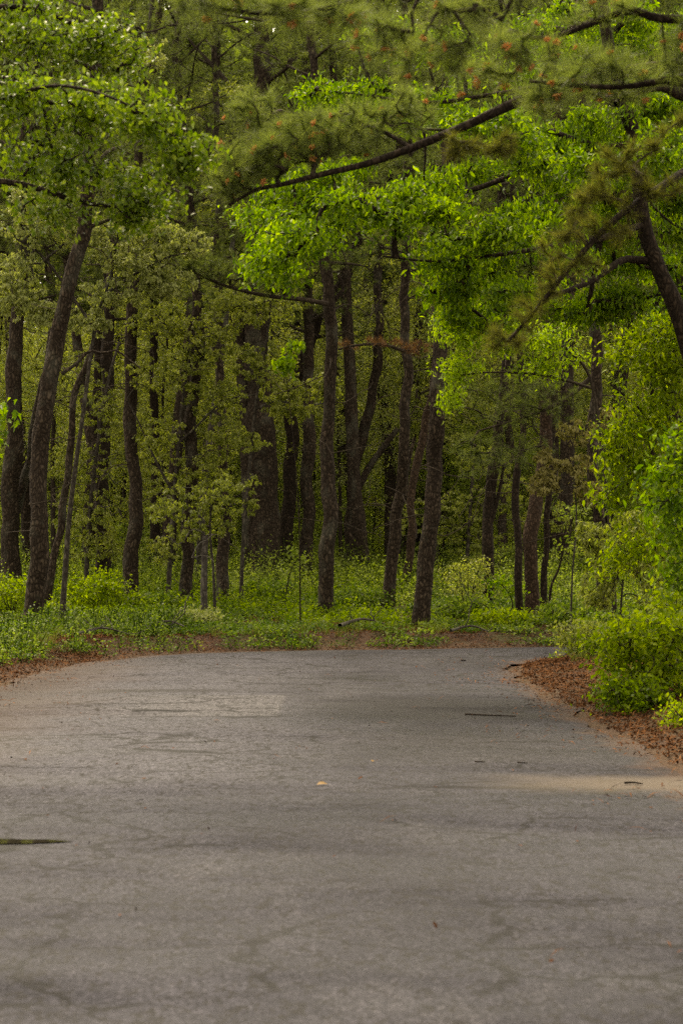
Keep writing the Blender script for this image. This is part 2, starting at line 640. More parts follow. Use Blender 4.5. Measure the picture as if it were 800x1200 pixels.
def rect_mask(x0, x1, y0, y1, sx0, sx1, sy, wob=.12, nscale=2.5):
    """a soft-edged patch of the surface in metres: its edges blur over sx0, sx1, sy"""
    sp = nt.nodes.new("ShaderNodeSeparateXYZ")
    nz = noise(nt, nscale, 5, P0, .65)
    ad = nt.nodes.new("ShaderNodeVectorMath")
    ad.operation = 'MULTIPLY_ADD'
    nt.links.new(nz.outputs["Color"], ad.inputs[0])
    ad.inputs[1].default_value = (wob * 2, wob * 2, 0)
    nt.links.new(P0, ad.inputs[2])
    nt.links.new(ad.outputs[0], sp.inputs[0])
    out_ = None
    for ax, a, b in ((0, x0 + wob - sx0, x0 + wob + sx0), (0, x1 + wob + sx1, x1 + wob - sx1), (1, y0 + wob - sy, y0 + wob + sy), (1, y1 + wob + sy, y1 + wob - sy)):
        mr = nt.nodes.new("ShaderNodeMapRange")
        mr.interpolation_type = 'SMOOTHSTEP'
        nt.links.new(sp.outputs[ax], mr.inputs[0])
        lo, hi = (a, b) if a < b else (b, a)
        mr.inputs[1].default_value, mr.inputs[2].default_value = lo, hi
        mr.inputs[3].default_value, mr.inputs[4].default_value = (0, 1) if a < b else (1, 0)
        out_ = mr.outputs[0] if out_ is None else math_n(nt, 'MULTIPLY', out_, mr.outputs[0])
    return out_


c = mixc(nt, math_n(nt, 'MULTIPLY', rect_mask(-3.3, -.5, 15, 36, .4, .9, 3, .8, .6), .55), c, (.072, .0715, .085))  # damp sheen along the left, painted in as lighter asphalt colour
# worn and mended places: a squared repair, its tarred joint, darker damp stains, a drift of sand
c = mixc(nt, math_n(nt, 'MULTIPLY', rect_mask(-2.2, -.58, 22.1, 25.2, .75, .03, .12, .05), .6), c, (.078, .076, .081))
c = mixc(nt, math_n(nt, 'MULTIPLY', rect_mask(-2.7, -1.2, 25.7, 26.25, .3, .4, .2, .12), .8), c, (.016, .015, .015))
c = mixc(nt, math_n(nt, 'MULTIPLY', rect_mask(-2.1, -.55, 21.93, 22.06, .2, .05, .03, .02), .7), c, (.016, .015, .015))
c = mixc(nt, math_n(nt, 'MULTIPLY', rect_mask(-.1, 2.0, 21.6, 25.0, .7, .4, .8, .5, 1.1), .85), c, (.011, .0103, .0105))
c = mixc(nt, math_n(nt, 'MULTIPLY', rect_mask(.3, 2.4, 17.2, 20.5, .8, .4, .9, .5, 1.1), .4), c, (.022, .0205, .0205))
sp = ramp(nt, [(0.0, (.25, .25, .25)), (.22, (.8, .8, .8)), (.8, (1.1, 1.09, 1.08)), (1.0, (1.9, 1.85, 1.75))], sg.outputs[0])
c = mixc(nt, 0.85, c, sp.outputs[0], 'MULTIPLY')
f2 = ramp(nt, [(0.36, (.35, .35, .35)), (0.5, (1, 1, 1)), (.64, (1.7, 1.66, 1.6))], fine.outputs[0])
c = mixc(nt, 0.8, c, f2.outputs[0], 'MULTIPLY')
pits = noise(nt, 20, 4, mapped(nt, (1, .4, 1), (4, 4, 0)), .7)
c = mixc(nt, ramp(nt, [(0.545, (0, 0, 0)), (.585, (.95, .95, .95))], pits.outputs[0]).outputs[0], c, (.011, .010, .0095))
# fine cracks where the surface is worn
cv = nt.nodes.new("ShaderNodeTexVoronoi")
cv.feature = 'DISTANCE_TO_EDGE'
cv.inputs["Scale"].default_value = 1.1
wv = nt.nodes.new("ShaderNodeVectorMath")
wv.operation = 'MULTIPLY_ADD'
nt.links.new(noise(nt, 3, 4, P0).outputs["Color"], wv.inputs[0])
wv.inputs[1].default_value = (.5, .5, 0)
nt.links.new(P0, wv.inputs[2])
nt.links.new(wv.outputs[0], cv.inputs["Vector"])
crack = ramp(nt, [(0.0, (1, 1, 1)), (0.014, (.9, .9, .9)), (0.028, (0, 0, 0))], cv.outputs["Distance"])
cm = ramp(nt, [(0.44, (0, 0, 0)), (0.52, (.95, .95, .95))], noise(nt, .5, 3, mapped(nt, (1, 1, 1), (9, 2, 0))).outputs[0])
c = mixc(nt, math_n(nt, 'MULTIPLY', crack.outputs[0], cm.outputs[0]), c, (.006, .0055, .005))
# red-brown needle dust drifted in from the edges
ed = attr(nt, "edge")
dn = noise(nt, 1.6, 6, P0, .7)
dust = math_n(nt, 'ADD', math_n(nt, 'MULTIPLY', ed, -0.85), math_n(nt, 'ADD', dn.outputs[0], 0.08))
df = ramp(nt, [(0.28, (0, 0, 0)), (0.62, (.85, .85, .85))], dust)
c = mixc(nt, df.outputs[0], c, mixc(nt, fine.outputs[0], (.04, .022, .013), (.085, .05, .031)))
c = mixc(nt, math_n(nt, 'MULTIPLY', rect_mask(-4.6, -2.7, 15, 34, .1, .8, 3, .7, .9), .5), c, mixc(nt, fine.outputs[0], (.036, .024, .017), (.08, .056, .041)))
c = mixc(nt, math_n(nt, 'MULTIPLY', rect_mask(1.25, 2.75, 15.5, 16.45, .6, .2, .3, .32, 1.6), .8), c, mixc(nt, fine.outputs[0], (.065, .05, .037), (.115, .093, .07)))
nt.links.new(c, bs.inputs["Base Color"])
wet = noise(nt, .42, 5, mapped(nt, (.7, 1.5, 1), (20, 7, 0)), .6)
rr = ramp(nt, [(0.40, (.45, .45, .45)), (0.62, (.85, .85, .85))], wet.outputs[0])
nt.links.new(rr.outputs[0], bs.inputs["Roughness"])
bs.inputs["Specular IOR Level"].default_value = 0.12
bump(nt, bs, math_n(nt, 'ADD', math_n(nt, 'MULTIPLY', sg.outputs[0], .6), math_n(nt, 'ADD', fine.outputs[0], math_n(nt, 'MULTIPLY', mid.outputs[0], 1.5))), 0.8, 0.010)
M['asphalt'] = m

# soil and pine litter
m, nt, bs, out = new_mat("forest_soil")
P0 = mapped(nt)
n1, n2, n3 = noise(nt, .8, 5, P0, .6), noise(nt, 9, 6, P0, .7), noise(nt, 70, 3, P0, .7)
c = mixc(nt, n2.outputs[0], (.026, .016, .010), (.07, .038, .022))
c = mixc(nt, ramp(nt, [(.45, (0, 0, 0)), (.62, (.8, .8, .8))], n1.outputs[0]).outputs[0], c, mixc(nt, n2.outputs[0], (.025, .034, .008), (.055, .062, .018)))
c = mixc(nt, 0.7, c, ramp(nt, [(.3, (.5, .5, .5)), (.7, (1.35, 1.3, 1.2))], n3.outputs[0]).outputs[0], 'MULTIPLY')
ed = attr(nt, "edge")
sf = math_n(nt, 'ADD', math_n(nt, 'MULTIPLY', ed, -.9), math_n(nt, 'ADD', n2.outputs[0], .25))
c = mixc(nt, ramp(nt, [(.2, (0, 0, 0)), (.5, (.8, .8, .8))], sf).outputs[0], c, mixc(nt, n3.outputs[0], (.04, .025, .016), (.09, .056, .036)))
nt.links.new(c, bs.inputs["Base Color"])
bs.inputs["Roughness"].default_value = .95
bs.inputs["Specular IOR Level"].default_value = .15
bump(nt, bs, n2.outputs[0], .8, .05)
M['soil'] = m


def simple_mat(name, a, b, scale, rough, stretch=(1, 1, 1), bd=.01):
    m, nt, bs, out = new_mat(name)
    n = noise(nt, scale, 6, mapped(nt, stretch), .7)
    nt.links.new(ramp(nt, [(.3, a), (.7, b)], n.outputs[0]).outputs[0], bs.inputs["Base Color"])
    bs.inputs["Roughness"].default_value = rough
    bump(nt, bs, n.outputs[0], .5, bd)
    return m


M['sand'] = simple_mat("pale_sand", (.2, .16, .12), (.36, .3, .24), 30, .95)
M['patch'] = simple_mat("repaired_asphalt", (.16, .148, .138), (.235, .22, .205), 45, .7)
M['seam'] = simple_mat("tar_seam", (.03, .028, .027), (.075, .07, .066), 20, .6)
m, nt, bs, out = new_mat("puddle_water")
bs.inputs["Base Color"].default_value = (.02, .018, .012, 1)
bs.inputs["Roughness"].default_value = .03
M['water'] = m

# ---------------------------------------------------------------- ground and road
xs = np.unique(np.concatenate([np.linspace(-90, -14, 20), np.linspace(-14, 14, 141), np.linspace(14, 90, 20)]))
ys = np.unique(np.concatenate([np.linspace(-20, 10, 16), np.linspace(10, 48, 191), np.linspace(48, 80, 81), np.linspace(80, 320, 40)]))
GX, GY = np.meshgrid(xs, ys)
gp = np.stack([GX.ravel(), GY.ravel()], -1)
gd = road_d(gp)
GZ = ground(gp, gd)
acc = Acc()
nx, ny = len(xs), len(ys)
ii, jj = np.meshgrid(np.arange(nx - 1), np.arange(ny - 1))
k = (jj * nx + ii).ravel()
acc.add(np.column_stack([gp, GZ]), np.stack([k, k + 1, k + nx + 1, k + nx], -1))
me = acc.mesh("forest_floor", M['soil'])
a = me.attributes.new("edge", 'FLOAT', 'POINT')
a.data.foreach_set("value", gd.astype(np.float32))
tag(link("ground", me), kind="structure")

nL = len(LS)
cr = 44
U = np.linspace(0, 1, cr)
RP = LS[:, None, :] * (1 - U)[None, :, None] + RS[:, None, :] * U[None, :, None]
rp = RP.reshape(-1, 2)
edge_w = np.tile((2 * U - 1) ** 7, nL)
across = unit(np.repeat(RS - LS, cr, 0))
rp = rp + across * (edge_w * (-.06 + .16 * vnoise(rp * 1.1, 61) + .10 * vnoise(rp * 3.7, 62)))[:, None]
rd = np.abs(road_d(rp))
rz = 0.004 * vnoise(rp * .9, 8) + 0.03 * (1 - (2 * np.tile(U, nL) - 1) ** 2)
acc = Acc()
ii, jj = np.meshgrid(np.arange(cr - 1), np.arange(nL - 1))
k = (jj * cr + ii).ravel()
acc.add(np.column_stack([rp, rz]), np.stack([k, k + 1, k + cr + 1, k + cr], -1))
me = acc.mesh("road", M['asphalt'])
a = me.attributes.new("edge", 'FLOAT', 'POINT')
a.data.foreach_set("value", rd.astype(np.float32))
tag(link("road", me), kind="structure")


def road_z(x, y):
    j = int(np.argmin(np.hypot(rp[:, 0] - x, rp[:, 1] - y)))
    return float(rz[j])


def sheet(name, outline_px, mat, dz, kind="structure", sub=1.0, wob=2.0, seed=1):
    """a thin irregular sheet on the road, its outline given on the photo"""
    pts = []
    n = len(outline_px)
    for i in range(n):
        (x0, y0), (x1, y1) = outline_px[i], outline_px[(i + 1) % n]
        L = max(2, int(math.hypot((x1 - x0), (y1 - y0) * 4) / 8))
        for t in np.linspace(0, 1, L, endpoint=False):
            pts.append((x0 + (x1 - x0) * t, y0 + (y1 - y0) * t))
    W = []
    for k, (px, py) in enumerate(pts):
        d = ray(px, py)
        P = np.array([0, 0, EYE]) + d * (EYE - 0.02) / -d[2]
        w = vnoise(np.array([[k * .37, seed * 3.3], [k * .37, seed * 9.1 + 4]]), seed)
        W.append((P[0] + wob * .01 * w[0], P[1] + wob * .04 * w[1]))
    W = np.array(W)
    c = W.mean(0)
    rings, Fc = [], []
    nr = 6
    for s in np.linspace(0, 1, nr + 1)[1:]:
        rings.append(c + (W - c) * s)
    V = np.vstack([c[None]] + rings)
    z = np.array([road_z(x, y) for x, y in V]) + dz
    nW = len(W)
    acc = Acc()
    i = np.arange(nW)
    V3 = np.column_stack([V, z])
    acc.add(V3, np.stack([np.zeros(nW, int), 1 + i, 1 + (i + 1) % nW], -1))
    for r in range(nr - 1):
        o = 1 + r * nW
        acc.f[4].append(np.stack([o + i, o + nW + i, o + nW + (i + 1) % nW, o + (i + 1) % nW], -1))
        acc.t[4].append(np.full(nW, .5, np.float32))
    return tag(link(name, acc.mesh(name, mat)), kind=kind)


sheet("puddle_water", [(-40, 985), (30, 985.5), (70, 986.5), (88, 988), (66, 989.5), (30, 990.5), (-40, 991)], M['water'], .006, wob=1.0, seed=6)

# ---------------------------------------------------------------- trees
PINES = "pine trunks along the far side of the bend"


def pine_crown(trunk, tr, hb, ht, nl, Lmax, per, rs):
    """limbs and needle points over the upper trunk"""
    sk, pts, limbs = [], [], []
    H = trunk[:, 2] - trunk[0, 2]
    for i in range(nl):
        f = (i + rs.uniform(0, 1)) / nl
        h = hb + (ht - hb) * f
        o = np.array([np.interp(h, H, trunk[:, k]) for k in range(3)])
        r0 = np.interp(h, H, tr) * rs.uniform(.3, .5)
        L = Lmax * (0.35 + 0.65 * math.sin(math.pi * min(1, .18 + .80 * (1 - f)))) * rs.uniform(.6, 1.1)
        az = i * 2.4 + rs.uniform(-.5, .5)
        el = rs.uniform(-.15, .35) + .5 * f
        n = 6
        P = [o]
        d = np.array([math.cos(az), math.sin(az), math.tan(el)])
        for s in range(1, n):
            d = d + np.array([rs.normal(0, .18), rs.normal(0, .18), rs.normal(.03, .14)])
            P.append(P[-1] + d / np.linalg.norm(d) * L / (n - 1))
        P = np.array(P)
        limbs.append((P, np.linspace(r0, .012, n)))
        sk.append(P)
        for q in range(per):
            t = rs.uniform(.25, 1.03) * (n - 1)
            a = P[min(n - 1, int(t))] + (P[min(n - 1, int(t) + 1)] - P[min(n - 1, int(t))]) * (t % 1)
            w = .10 + .22 * L * (1 - .45 * t / (n - 1))
            pts.append(a + rs.normal(0, 1, 3) * np.array([w, w, w * .55]) + np.array([0, 0, .12]))
    return limbs, np.vstack(sk), np.array(pts)


def dead_twig_pts(trunk, h0, h1, n, rs, reach=1.3):
    H = trunk[:, 2] - trunk[0, 2]
    out = []
    for i in range(n):
        h = rs.uniform(h0, h1)
        o = np.array([np.interp(h, H, trunk[:, k]) for k in range(3)])
        az, L = rs.uniform(0, 6.283), reach * rs.uniform(.25, 1) ** 1.3
        out.append(o + np.array([math.cos(az) * L, math.sin(az) * L, L * rs.uniform(-.35, .3)]))
    return np.array(out)


def limb_tubes(acc, limbs, sides=7):
    for P, r in limbs:
        Q, t = resample(P, .18)
        rr = np.interp(t, np.linspace(0, 1, len(r)), r)
        bark_tube(acc, Q, rr, sides, rough=.10, seed=len(P))


def pine(px_line, wpx, label, height=14.5, bark='pine_bark', needles='needle', hb=.4, nl=22, Lmax=2.4, per=20, dead=46, Y=None, seed=0, extra=None, flare=.35, group=PINES, name="pitch_pine", twin=None, dead_lo=.1):
    rs = np.random.default_rng(seed + 100)
    b = hit(*px_line[0]) if Y is None else None
    Y = b[1] if Y is None else Y
    base = at(px_line[0][0], px_line[0][1], Y)
    base[2] = gz(base[0], base[1]) - .06
    T = [base] + [at(x, y, Y + rs.normal(0, .1)) for x, y in px_line[1:]]
    d = unit(T[-1] - T[-2]) * .6 + np.array([0, 0, .4])
    while T[-1][2] - base[2] < height:
        d = unit(d + np.array([rs.normal(0, .07), rs.normal(0, .07), .12]))
        T.append(T[-1] + d * 1.3)
    P, t = resample(np.array(T), .09)
    wv = P[:, 2:3] * np.array([[.55, .55]]) + np.array([[seed * 3.7, seed * 9.1]])
    amp = .10 * np.minimum(1, (P[:, 2] - P[0, 2]) / 1.5)
    P[:, 0] += amp * (vnoise(wv, seed) + .45 * vnoise(wv * 2.7, seed + 1))
    P[:, 1] += amp * vnoise(wv + 31, seed)
    r0 = .92 * wpx / 2 / ppm(Y)
    tr = r0 * (1 - .72 * t ** 1.15) * (1 + .10 * vnoise(wv * 2.1 + 5, seed))
    root = thing(name, base, label, "tree", group)
    acc = Acc()
    bark_tube(acc, P, tr, 24, rough=.07, flare=flare * .7, seed=seed)
    part("trunk", acc, M[bark], root)
    if twin:
        T2 = [at(x, y, Y + .25) for x, y in twin[0]]
        Q, t2 = resample(np.array(T2), .09)
        acc = Acc()
        bark_tube(acc, Q, twin[1] / 2 / ppm(Y) * (1 - .5 * t2), 20, rough=.09, seed=seed + 3)
        part("trunk", acc, M[bark], root)
    H = P[-1, 2] - base[2]
    limbs, sk, pts = pine_crown(P, tr, H * hb, H * .97, nl, Lmax, per, rs)
    acc, ac = Acc(), Acc()
    limb_tubes(acc, limbs)
    Tw, R, e, dd = grow(np.vstack([sk, P[-8:]]), pts, .0035, .14, .04)
    tubes(acc, Tw, R, 4)
    put_tufts(ac, e, dd, .17, TUFT_FAR)
    # a second tuft a little back along every twig
    put_tufts(ac, Tw[:, 2] + rng.normal(0, .03, Tw[:, 2].shape), dd, .13, TUFT_FAR)
    if dead:
        dp = dead_twig_pts(P, H * dead_lo, H * (hb + .15), dead, rs)
        Tw, R, e, dd = grow(P[::2], dp, .0062, .12, .02)
        tubes(acc, Tw, R, 4)
    crown("crown", [(acc, M['twig']), (ac, M[needles])], root, False)
    if extra:
        extra(root, P, Y)
    return root


def px_limb(acc, line, w0, w1, Y, sides=9, dY=None, step=.12):
    """a limb drawn through photo pixels at a distance; returns its centre line"""
    T = np.array([at(x, y, Y + (dY[i] if dY else 0)) for i, (x, y) in enumerate(line)])
    Q, t = resample(T, step)
    r = (w0 + (w1 - w0) * t) / 2 / ppm(Y)
    bark_tube(acc, Q, r, sides, rough=.10, seed=int(abs(line[0][0])) % 17)
    return Q


def arm(line, w0, w1, bark='pine_bark'):
    def f(root, P, Y):
        acc = Acc()
        px_limb(acc, line, w0, w1, Y)
        part("limb", acc, M[bark], root)
    return f


def needle_limb(line, w0, w1, blobs, mat, dens=1.0, size=.14, dY=0):
    def f(root, P, Y):
        acc, ac = Acc(), Acc()
        Q = px_limb(acc, line, w0, w1, Y + dY)
        Tw, R, e, dd = grow(Q, blob_pts(blobs, Y + dY, dens), .0035, .15, .02)
        tubes(acc, Tw, R, 4)
        put_tufts(ac, e, dd, size, TUFT_FAR, .3)
        crown("needle_spray", [(acc, M['twig']), (ac, M[mat])], root, False)
    return f


pine([(12, 702), (14, 600), (17, 480), (22, 370), (30, 240)], 25, "thick dark pine at the far left edge with a straight trunk", seed=1)
pine([(36, 735), (48, 600), (62, 450), (90, 292), (104, 190)], 24, "leaning pine nearest on the left, its trunk tilting right over the grassy verge", seed=2,
     extra=arm([(72, 438), (92, 424), (104, 411), (122, 414), (135, 410), (150, 420), (165, 432)], 4.5, 1.5))
pine([(-4, 700), (18, 600), (40, 500), (56, 420)], 12, "thin pine slanting right across the thick trunk at the far left", seed=3, Lmax=1.5, per=14)
pine([(53, 716), (66, 610), (86, 490), (112, 400), (124, 330)], 10, "slender pine just behind the leaning pine on the left", bark='pine_bark', seed=4, Lmax=1.6, per=14)
pine([(152, 713), (154, 640), (156, 560), (158, 450), (160, 330)], 19, "straight pine between the leaning left pine and the grey snag, rising from bright shrubs", seed=5)
pine([(121, 697), (121, 640), (123, 540), (126, 400)], 19, "dark pine standing back in shade, left of the straight pine in bright shrubs", bark='dark_bark', seed=6)
pine([(218, 714), (221, 650), (226, 560), (228, 430), (232, 300)], 17, "pine just left of the short grey snag, half covered by young oak leaves", seed=7)
pine([(262, 709), (262, 640), (258, 540), (255, 420), (256, 300)], 15, "slim pine just right of the short grey snag", seed=8, Lmax=1.9)
pine([(310, 692), (308, 620), (305, 540), (303, 430), (300, 300)], 40, "stoutest pine of all, a broad double trunk left of the road's middle", seed=9, height=16, Lmax=3.0, nl=20,
     twin=([(296, 690), (295, 600), (290, 500), (283, 400), (276, 290)], 26), flare=.2)
pine([(331, 690), (335, 620), (344, 540), (343, 480), (357, 420), (376, 362), (400, 330)], 19, "dark crooked pine bending right above the stout double trunk", bark='dark_bark', seed=10, dead_lo=.3)
pine([(359, 692), (359, 600), (360, 500), (357, 400), (356, 300)], 18, "straight pine with rough bark just left of the foremost middle pine", seed=11)
pine([(382, 727), (384, 640), (386, 540), (386, 430), (387, 320)], 19, "foremost middle pine, straight trunk rising close behind the road", seed=12,
     extra=lambda root, P, Y: (arm([(387, 362), (393, 350), (402, 338), (396, 322)], 6, 4, 'dark_bark')(root, P, Y),
                               needle_limb([(385, 356), (350, 350), (310, 346), (265, 335), (225, 318), (195, 308)], 6, 2, [(270, 318, 60, 14, 60), (225, 306, 35, 12, 30), (325, 335, 30, 12, 24)], 'needle', dY=-.6, dens=3.5)(root, P, Y)))
pine([(407, 688), (411, 640), (417, 570), (428, 490), (441, 410), (446, 300)], 15, "pine with a long side limb reaching up right, behind the foremost middle pine", seed=13, hb=.58,
     extra=arm([(414, 585), (432, 548), (452, 520), (466, 502)], 10, 6))
pine([(445, 655), (445, 580), (447, 480), (449, 380), (452, 260)], 14, "straight shadowed pine standing back between the limbed pine and the tapering pine", bark='dark_bark', seed=14, hb=.58, Lmax=1.8)
pine([(453, 720), (460, 620), (468, 530), (474, 450), (477, 330)], 16, "tapering pine just left of the reddish leaning stem", seed=15,
     extra=lambda root, P, Y: (arm([(463, 600), (474, 562), (480, 535), (486, 512)], 7, 4)(root, P, Y), needle_limb([(475, 412), (450, 404), (420, 404), (392, 410)], 4, 2, [(450, 402, 34, 6, 22), (490, 408, 22, 8, 26), (410, 404, 20, 4, 6)], 'needle_dead', size=.12, dY=-1.5)(root, P, Y)))
pine([(471, 706), (479, 640), (487, 570), (497, 490), (512, 380)], 11, "thin reddish pine leaning right between two thicker pines", bark='red_bark', seed=16, Lmax=1.4, per=12, hb=.6)
pine([(492, 735), (501, 640), (510, 550), (516, 460), (520, 330)], 22, "large foremost pine right of the middle, trunk leaning slightly right at the roadside bank", seed=17, dead=80)
pine([(531, 662), (536, 590), (540, 520), (546, 430)], 10, "thin dark pine of a far pair, right of the large leaning pine", bark='dark_bark', seed=18, Lmax=1.5, per=14)
pine([(524, 664), (530, 600), (533, 540), (533, 470)], 8, "thinner crooked stem of the far pair right of the large leaning pine", bark='dark_bark', seed=19, Lmax=1.3, per=12)
pine([(571, 715), (573, 650), (574, 600), (580, 550), (588, 470), (590, 360)], 15, "dark forked pine left of the black crooked stem near the bend", bark='dark_bark', seed=20, hb=.58,
     extra=arm([(574, 615), (580, 595), (586, 570), (590, 545)], 6, 3, 'dark_bark'))
pine([(586, 690), (588, 620), (594, 560), (598, 470)], 11, "shaded pine tight behind the dark forked pine", seed=21, hb=.58, Lmax=1.6)
pine([(609, 732), (606, 680), (605, 620), (606, 560), (612, 470)], 10, "black crooked thin pine standing forward near the road bend", bark='dark_bark', seed=22, hb=.58, Lmax=1.6, per=14)
pine([(622, 722), (624, 660), (630, 590), (640, 500), (644, 380)], 18, "broad reddish brown pine right of the black crooked stem", bark='red_bark', seed=23, hb=.58)
pine([(637, 715), (639, 640), (646, 570), (650, 480)], 9, "narrow dark pine tight against the broad reddish brown pine", bark='dark_bark', seed=24, hb=.58, Lmax=1.4, per=12)
pine([(703, 745), (703, 660), (700, 560), (694, 460), (690, 360), (686, 230)], 17, "pine rising from the roadside shrubs at the right of the bend", seed=25, Y=38.5,
     extra=needle_limb([(694, 440), (660, 470), (610, 490), (560, 505)], 6, 2, [(640, 470, 45, 35, 80), (590, 470, 45, 40, 70), (560, 530, 35, 35, 45), (610, 530, 45, 25, 50), (540, 450, 25, 30, 30)], 'needle', dY=-1))


# grey snag without a crown
def snag():
    Y = hit(240, 727)[1]
    b = at(240, 727, Y)
    b[2] = gz(b[0], b[1]) - .05
    root = thing("dead_tree", b, "short pale grey dead trunk without a crown between two pines", "dead tree")
    acc = Acc()
    P, t = resample(np.array([b, at(239, 690, Y), at(240, 650, Y), at(241, 628, Y)]), .07)
    bark_tube(acc, P, (9 / 2 / ppm(Y)) * (1 - .25 * t), 16, rough=.1, seed=5)
    Tw, R, e, dd = grow(P[6:], dead_twig_pts(P, .7, 1.8, 12, np.random.default_rng(4), .9), .006, .2, .1)
    tubes(acc, Tw, R, 5)
    part("trunk", acc, M['grey_bark'], root)


snag()


def broadleaf(name, label, cat, trunk, wts, Y, limbs, blobs, leaf, size, tmpl, K=7, bark='oak_bark', dens=1.0, droop=.5, spread=.1, rt=.004, tint=.5, tint_v=.18, group=None, base_px=None, lift=.05, bend=.18, mid=True, back=.25):
    """a broadleaf tree drawn through photo pixels at distance Y: trunk line, limb lines and leaf masses"""
    b = at(trunk[0][0], trunk[0][1], Y)
    b[2] = gz(b[0], b[1]) - .05
    root = thing(name, b, label, cat, group)
    T = np.array([b] + [at(x, y, Y) for x, y in trunk[1:]])
    P, t = resample(T, .1)
    acc = Acc()
    bark_tube(acc, P, (wts[0] + (wts[1] - wts[0]) * t) / 2 / ppm(Y), 14, rough=.07, flare=.2, seed=int(abs(trunk[0][0])) % 23)
    part("trunk", acc, M[bark], root)
    sk = [P[len(P) // 4:]]
    for L in limbs:
        acc = Acc()
        line, w0, w1 = L[:3]
        sk.append(px_limb(acc, line, w0, w1, Y, dY=L[3] if len(L) > 3 else None))
        part("limb", acc, M[bark], root)
    Tw, R, e, d = grow(np.vstack(sk), blob_pts(blobs, Y, dens), rt, bend, lift)
    acc, ac = Acc(), Acc()
    tubes(acc, Tw, R, 5)
    put_leaves(ac, e, d, K, size, tmpl, droop, spread, tint, tint_v, back=back)
    if mid:
        put_leaves(ac, Tw[:, 2], d, max(2, K // 2), size * .9, tmpl, droop, spread, tint, tint_v, back=back)
    crown("crown", [(acc, M[bark]), (ac, M[leaf])], root)
    return root


# young oaks in new leaf in the wood on the left
OAK = dict(size=.07, tmpl=SMALL, K=22, droop=1.1, spread=.03, rt=.0035, bend=.25, dens=2.0, mid=False, back=.06, tint_v=.16)
broadleaf("young_oak", "yellow-green young oak filling the gap right of the leaning left pine", "tree",
          [(100, 705), (104, 620), (112, 540), (126, 450), (140, 400)], (6, 3), 51, [],
          [(110, 600, 55, 38, 70), (88, 545, 40, 35, 45), (130, 485, 50, 32, 60), (115, 640, 50, 20, 40), (160, 545, 40, 30, 35), (95, 440, 30, 40, 30), (175, 590, 35, 25, 30)], 'oak', **OAK)
broadleaf("young_oak", "olive young oak with pale crooked twigs in front of the pines left of the snag", "tree",
          [(196, 718), (200, 640), (206, 560), (214, 470), (226, 400)], (6, 3), 46.5,
          [([(208, 520), (230, 500), (262, 470), (300, 462)], 3, 1.5), ([(204, 580), (185, 545), (165, 500), (150, 470)], 3, 1.5)],
          [(200, 430, 55, 35, 70), (245, 395, 48, 30, 60), (185, 375, 45, 24, 45), (188, 510, 34, 30, 34), (232, 555, 45, 34, 50), (262, 515, 38, 34, 40), (190, 640, 22, 26, 18), (255, 465, 40, 26, 40)], 'oak', **OAK)
broadleaf("young_oak", "low young oak spreading over the top of the grey snag", "tree",
          [(252, 722), (250, 670), (246, 620), (250, 570)], (4, 2), 43.0, [],
          [(235, 620, 40, 16, 40), (262, 596, 24, 18, 26), (215, 590, 32, 22, 28), (268, 570, 40, 20, 34), (190, 600, 25, 20, 20)], 'oak', **dict(OAK, dens=1.0, tint=.4))
broadleaf("young_oak", "young oak reaching olive sprays across the stout double trunk", "tree",
          [(282, 712), (285, 630), (292, 550), (300, 470), (312, 400), (318, 350)], (5, 2.5), 46,
          [([(298, 480), (325, 470), (355, 476), (390, 470)], 3, 1.2)],
          [(335, 455, 42, 22, 46), (300, 420, 38, 28, 40), (305, 362, 52, 22, 50), (378, 452, 24, 16, 22), (292, 515, 26, 14, 14), (270, 355, 40, 20, 34), (342, 480, 36, 14, 26), (296, 590, 10, 16, 8)], 'oak', **OAK)
OAKP = dict(OAK, K=24)
broadleaf("young_oak", "silvery green oak in downy new leaf behind the leaning left pine's top", "tree",
          [(72, 718), (82, 600), (98, 480), (112, 380), (128, 330), (134, 300)], (7, 3), 40.8,
          [([(110, 385), (80, 340), (50, 300), (20, 280)], 4, 2), ([(122, 345), (160, 320), (200, 300), (235, 296)], 4, 2)],
          [(155, 305, 50, 26, 70), (95, 268, 55, 28, 70), (40, 262, 45, 30, 55), (195, 330, 38, 22, 40), (215, 285, 35, 20, 35), (130, 345, 40, 22, 40), (20, 320, 40, 30, 40), (170, 265, 40, 20, 40), (60, 225, 50, 20, 40), (160, 60, 40, 25, 40), (190, 330, 30, 20, 20), (20, 350, 40, 22, 50), (55, 370, 40, 20, 40), (105, 378, 26, 16, 24)], 'oak_pale', **OAKP)
broadleaf("young_oak", "taller yellow-green oak whose crown shows behind the long bare pine limb", "tree",
          [(232, 708), (240, 560), (262, 400), (275, 250), (280, 150)], (10, 4), 53,
          [],
          [(265, 110, 50, 22, 40), (300, 160, 40, 25, 30), (255, 190, 45, 24, 40), (235, 250, 40, 22, 40), (290, 250, 40, 22, 40), (340, 300, 40, 20, 30), (330, 350, 40, 20, 30), (250, 330, 40, 26, 34), (220, 130, 25, 20, 24)], 'oak', **OAK)
broadleaf("young_oak", "small oak with a few fresh lime leaves hanging before the dark crooked pine", "tree",
          [(352, 712), (350, 600), (342, 500), (334, 430)], (1.6, .8), 40.5, [],
          [(332, 425, 14, 12, 18), (345, 405, 10, 8, 8)], 'maple', **dict(OAK, size=.12, tmpl=OVAL, K=6, dens=1, mid=True, back=.2, spread=.06, bark='dark_bark'))
broadleaf("young_oak", "yellow-green oak deep behind the far pair of thin pines", "tree",
          [(545, 690), (548, 640), (552, 580), (556, 520)], (5, 3), 55, [],
          [(545, 595, 36, 24, 40), (590, 575, 36, 26, 40), (560, 640, 36, 24, 34), (520, 620, 25, 24, 24), (610, 610, 25, 25, 22), (650, 600, 26, 26, 22), (565, 540, 36, 20, 34), (480, 600, 25, 30, 24)], 'oak', **OAK)
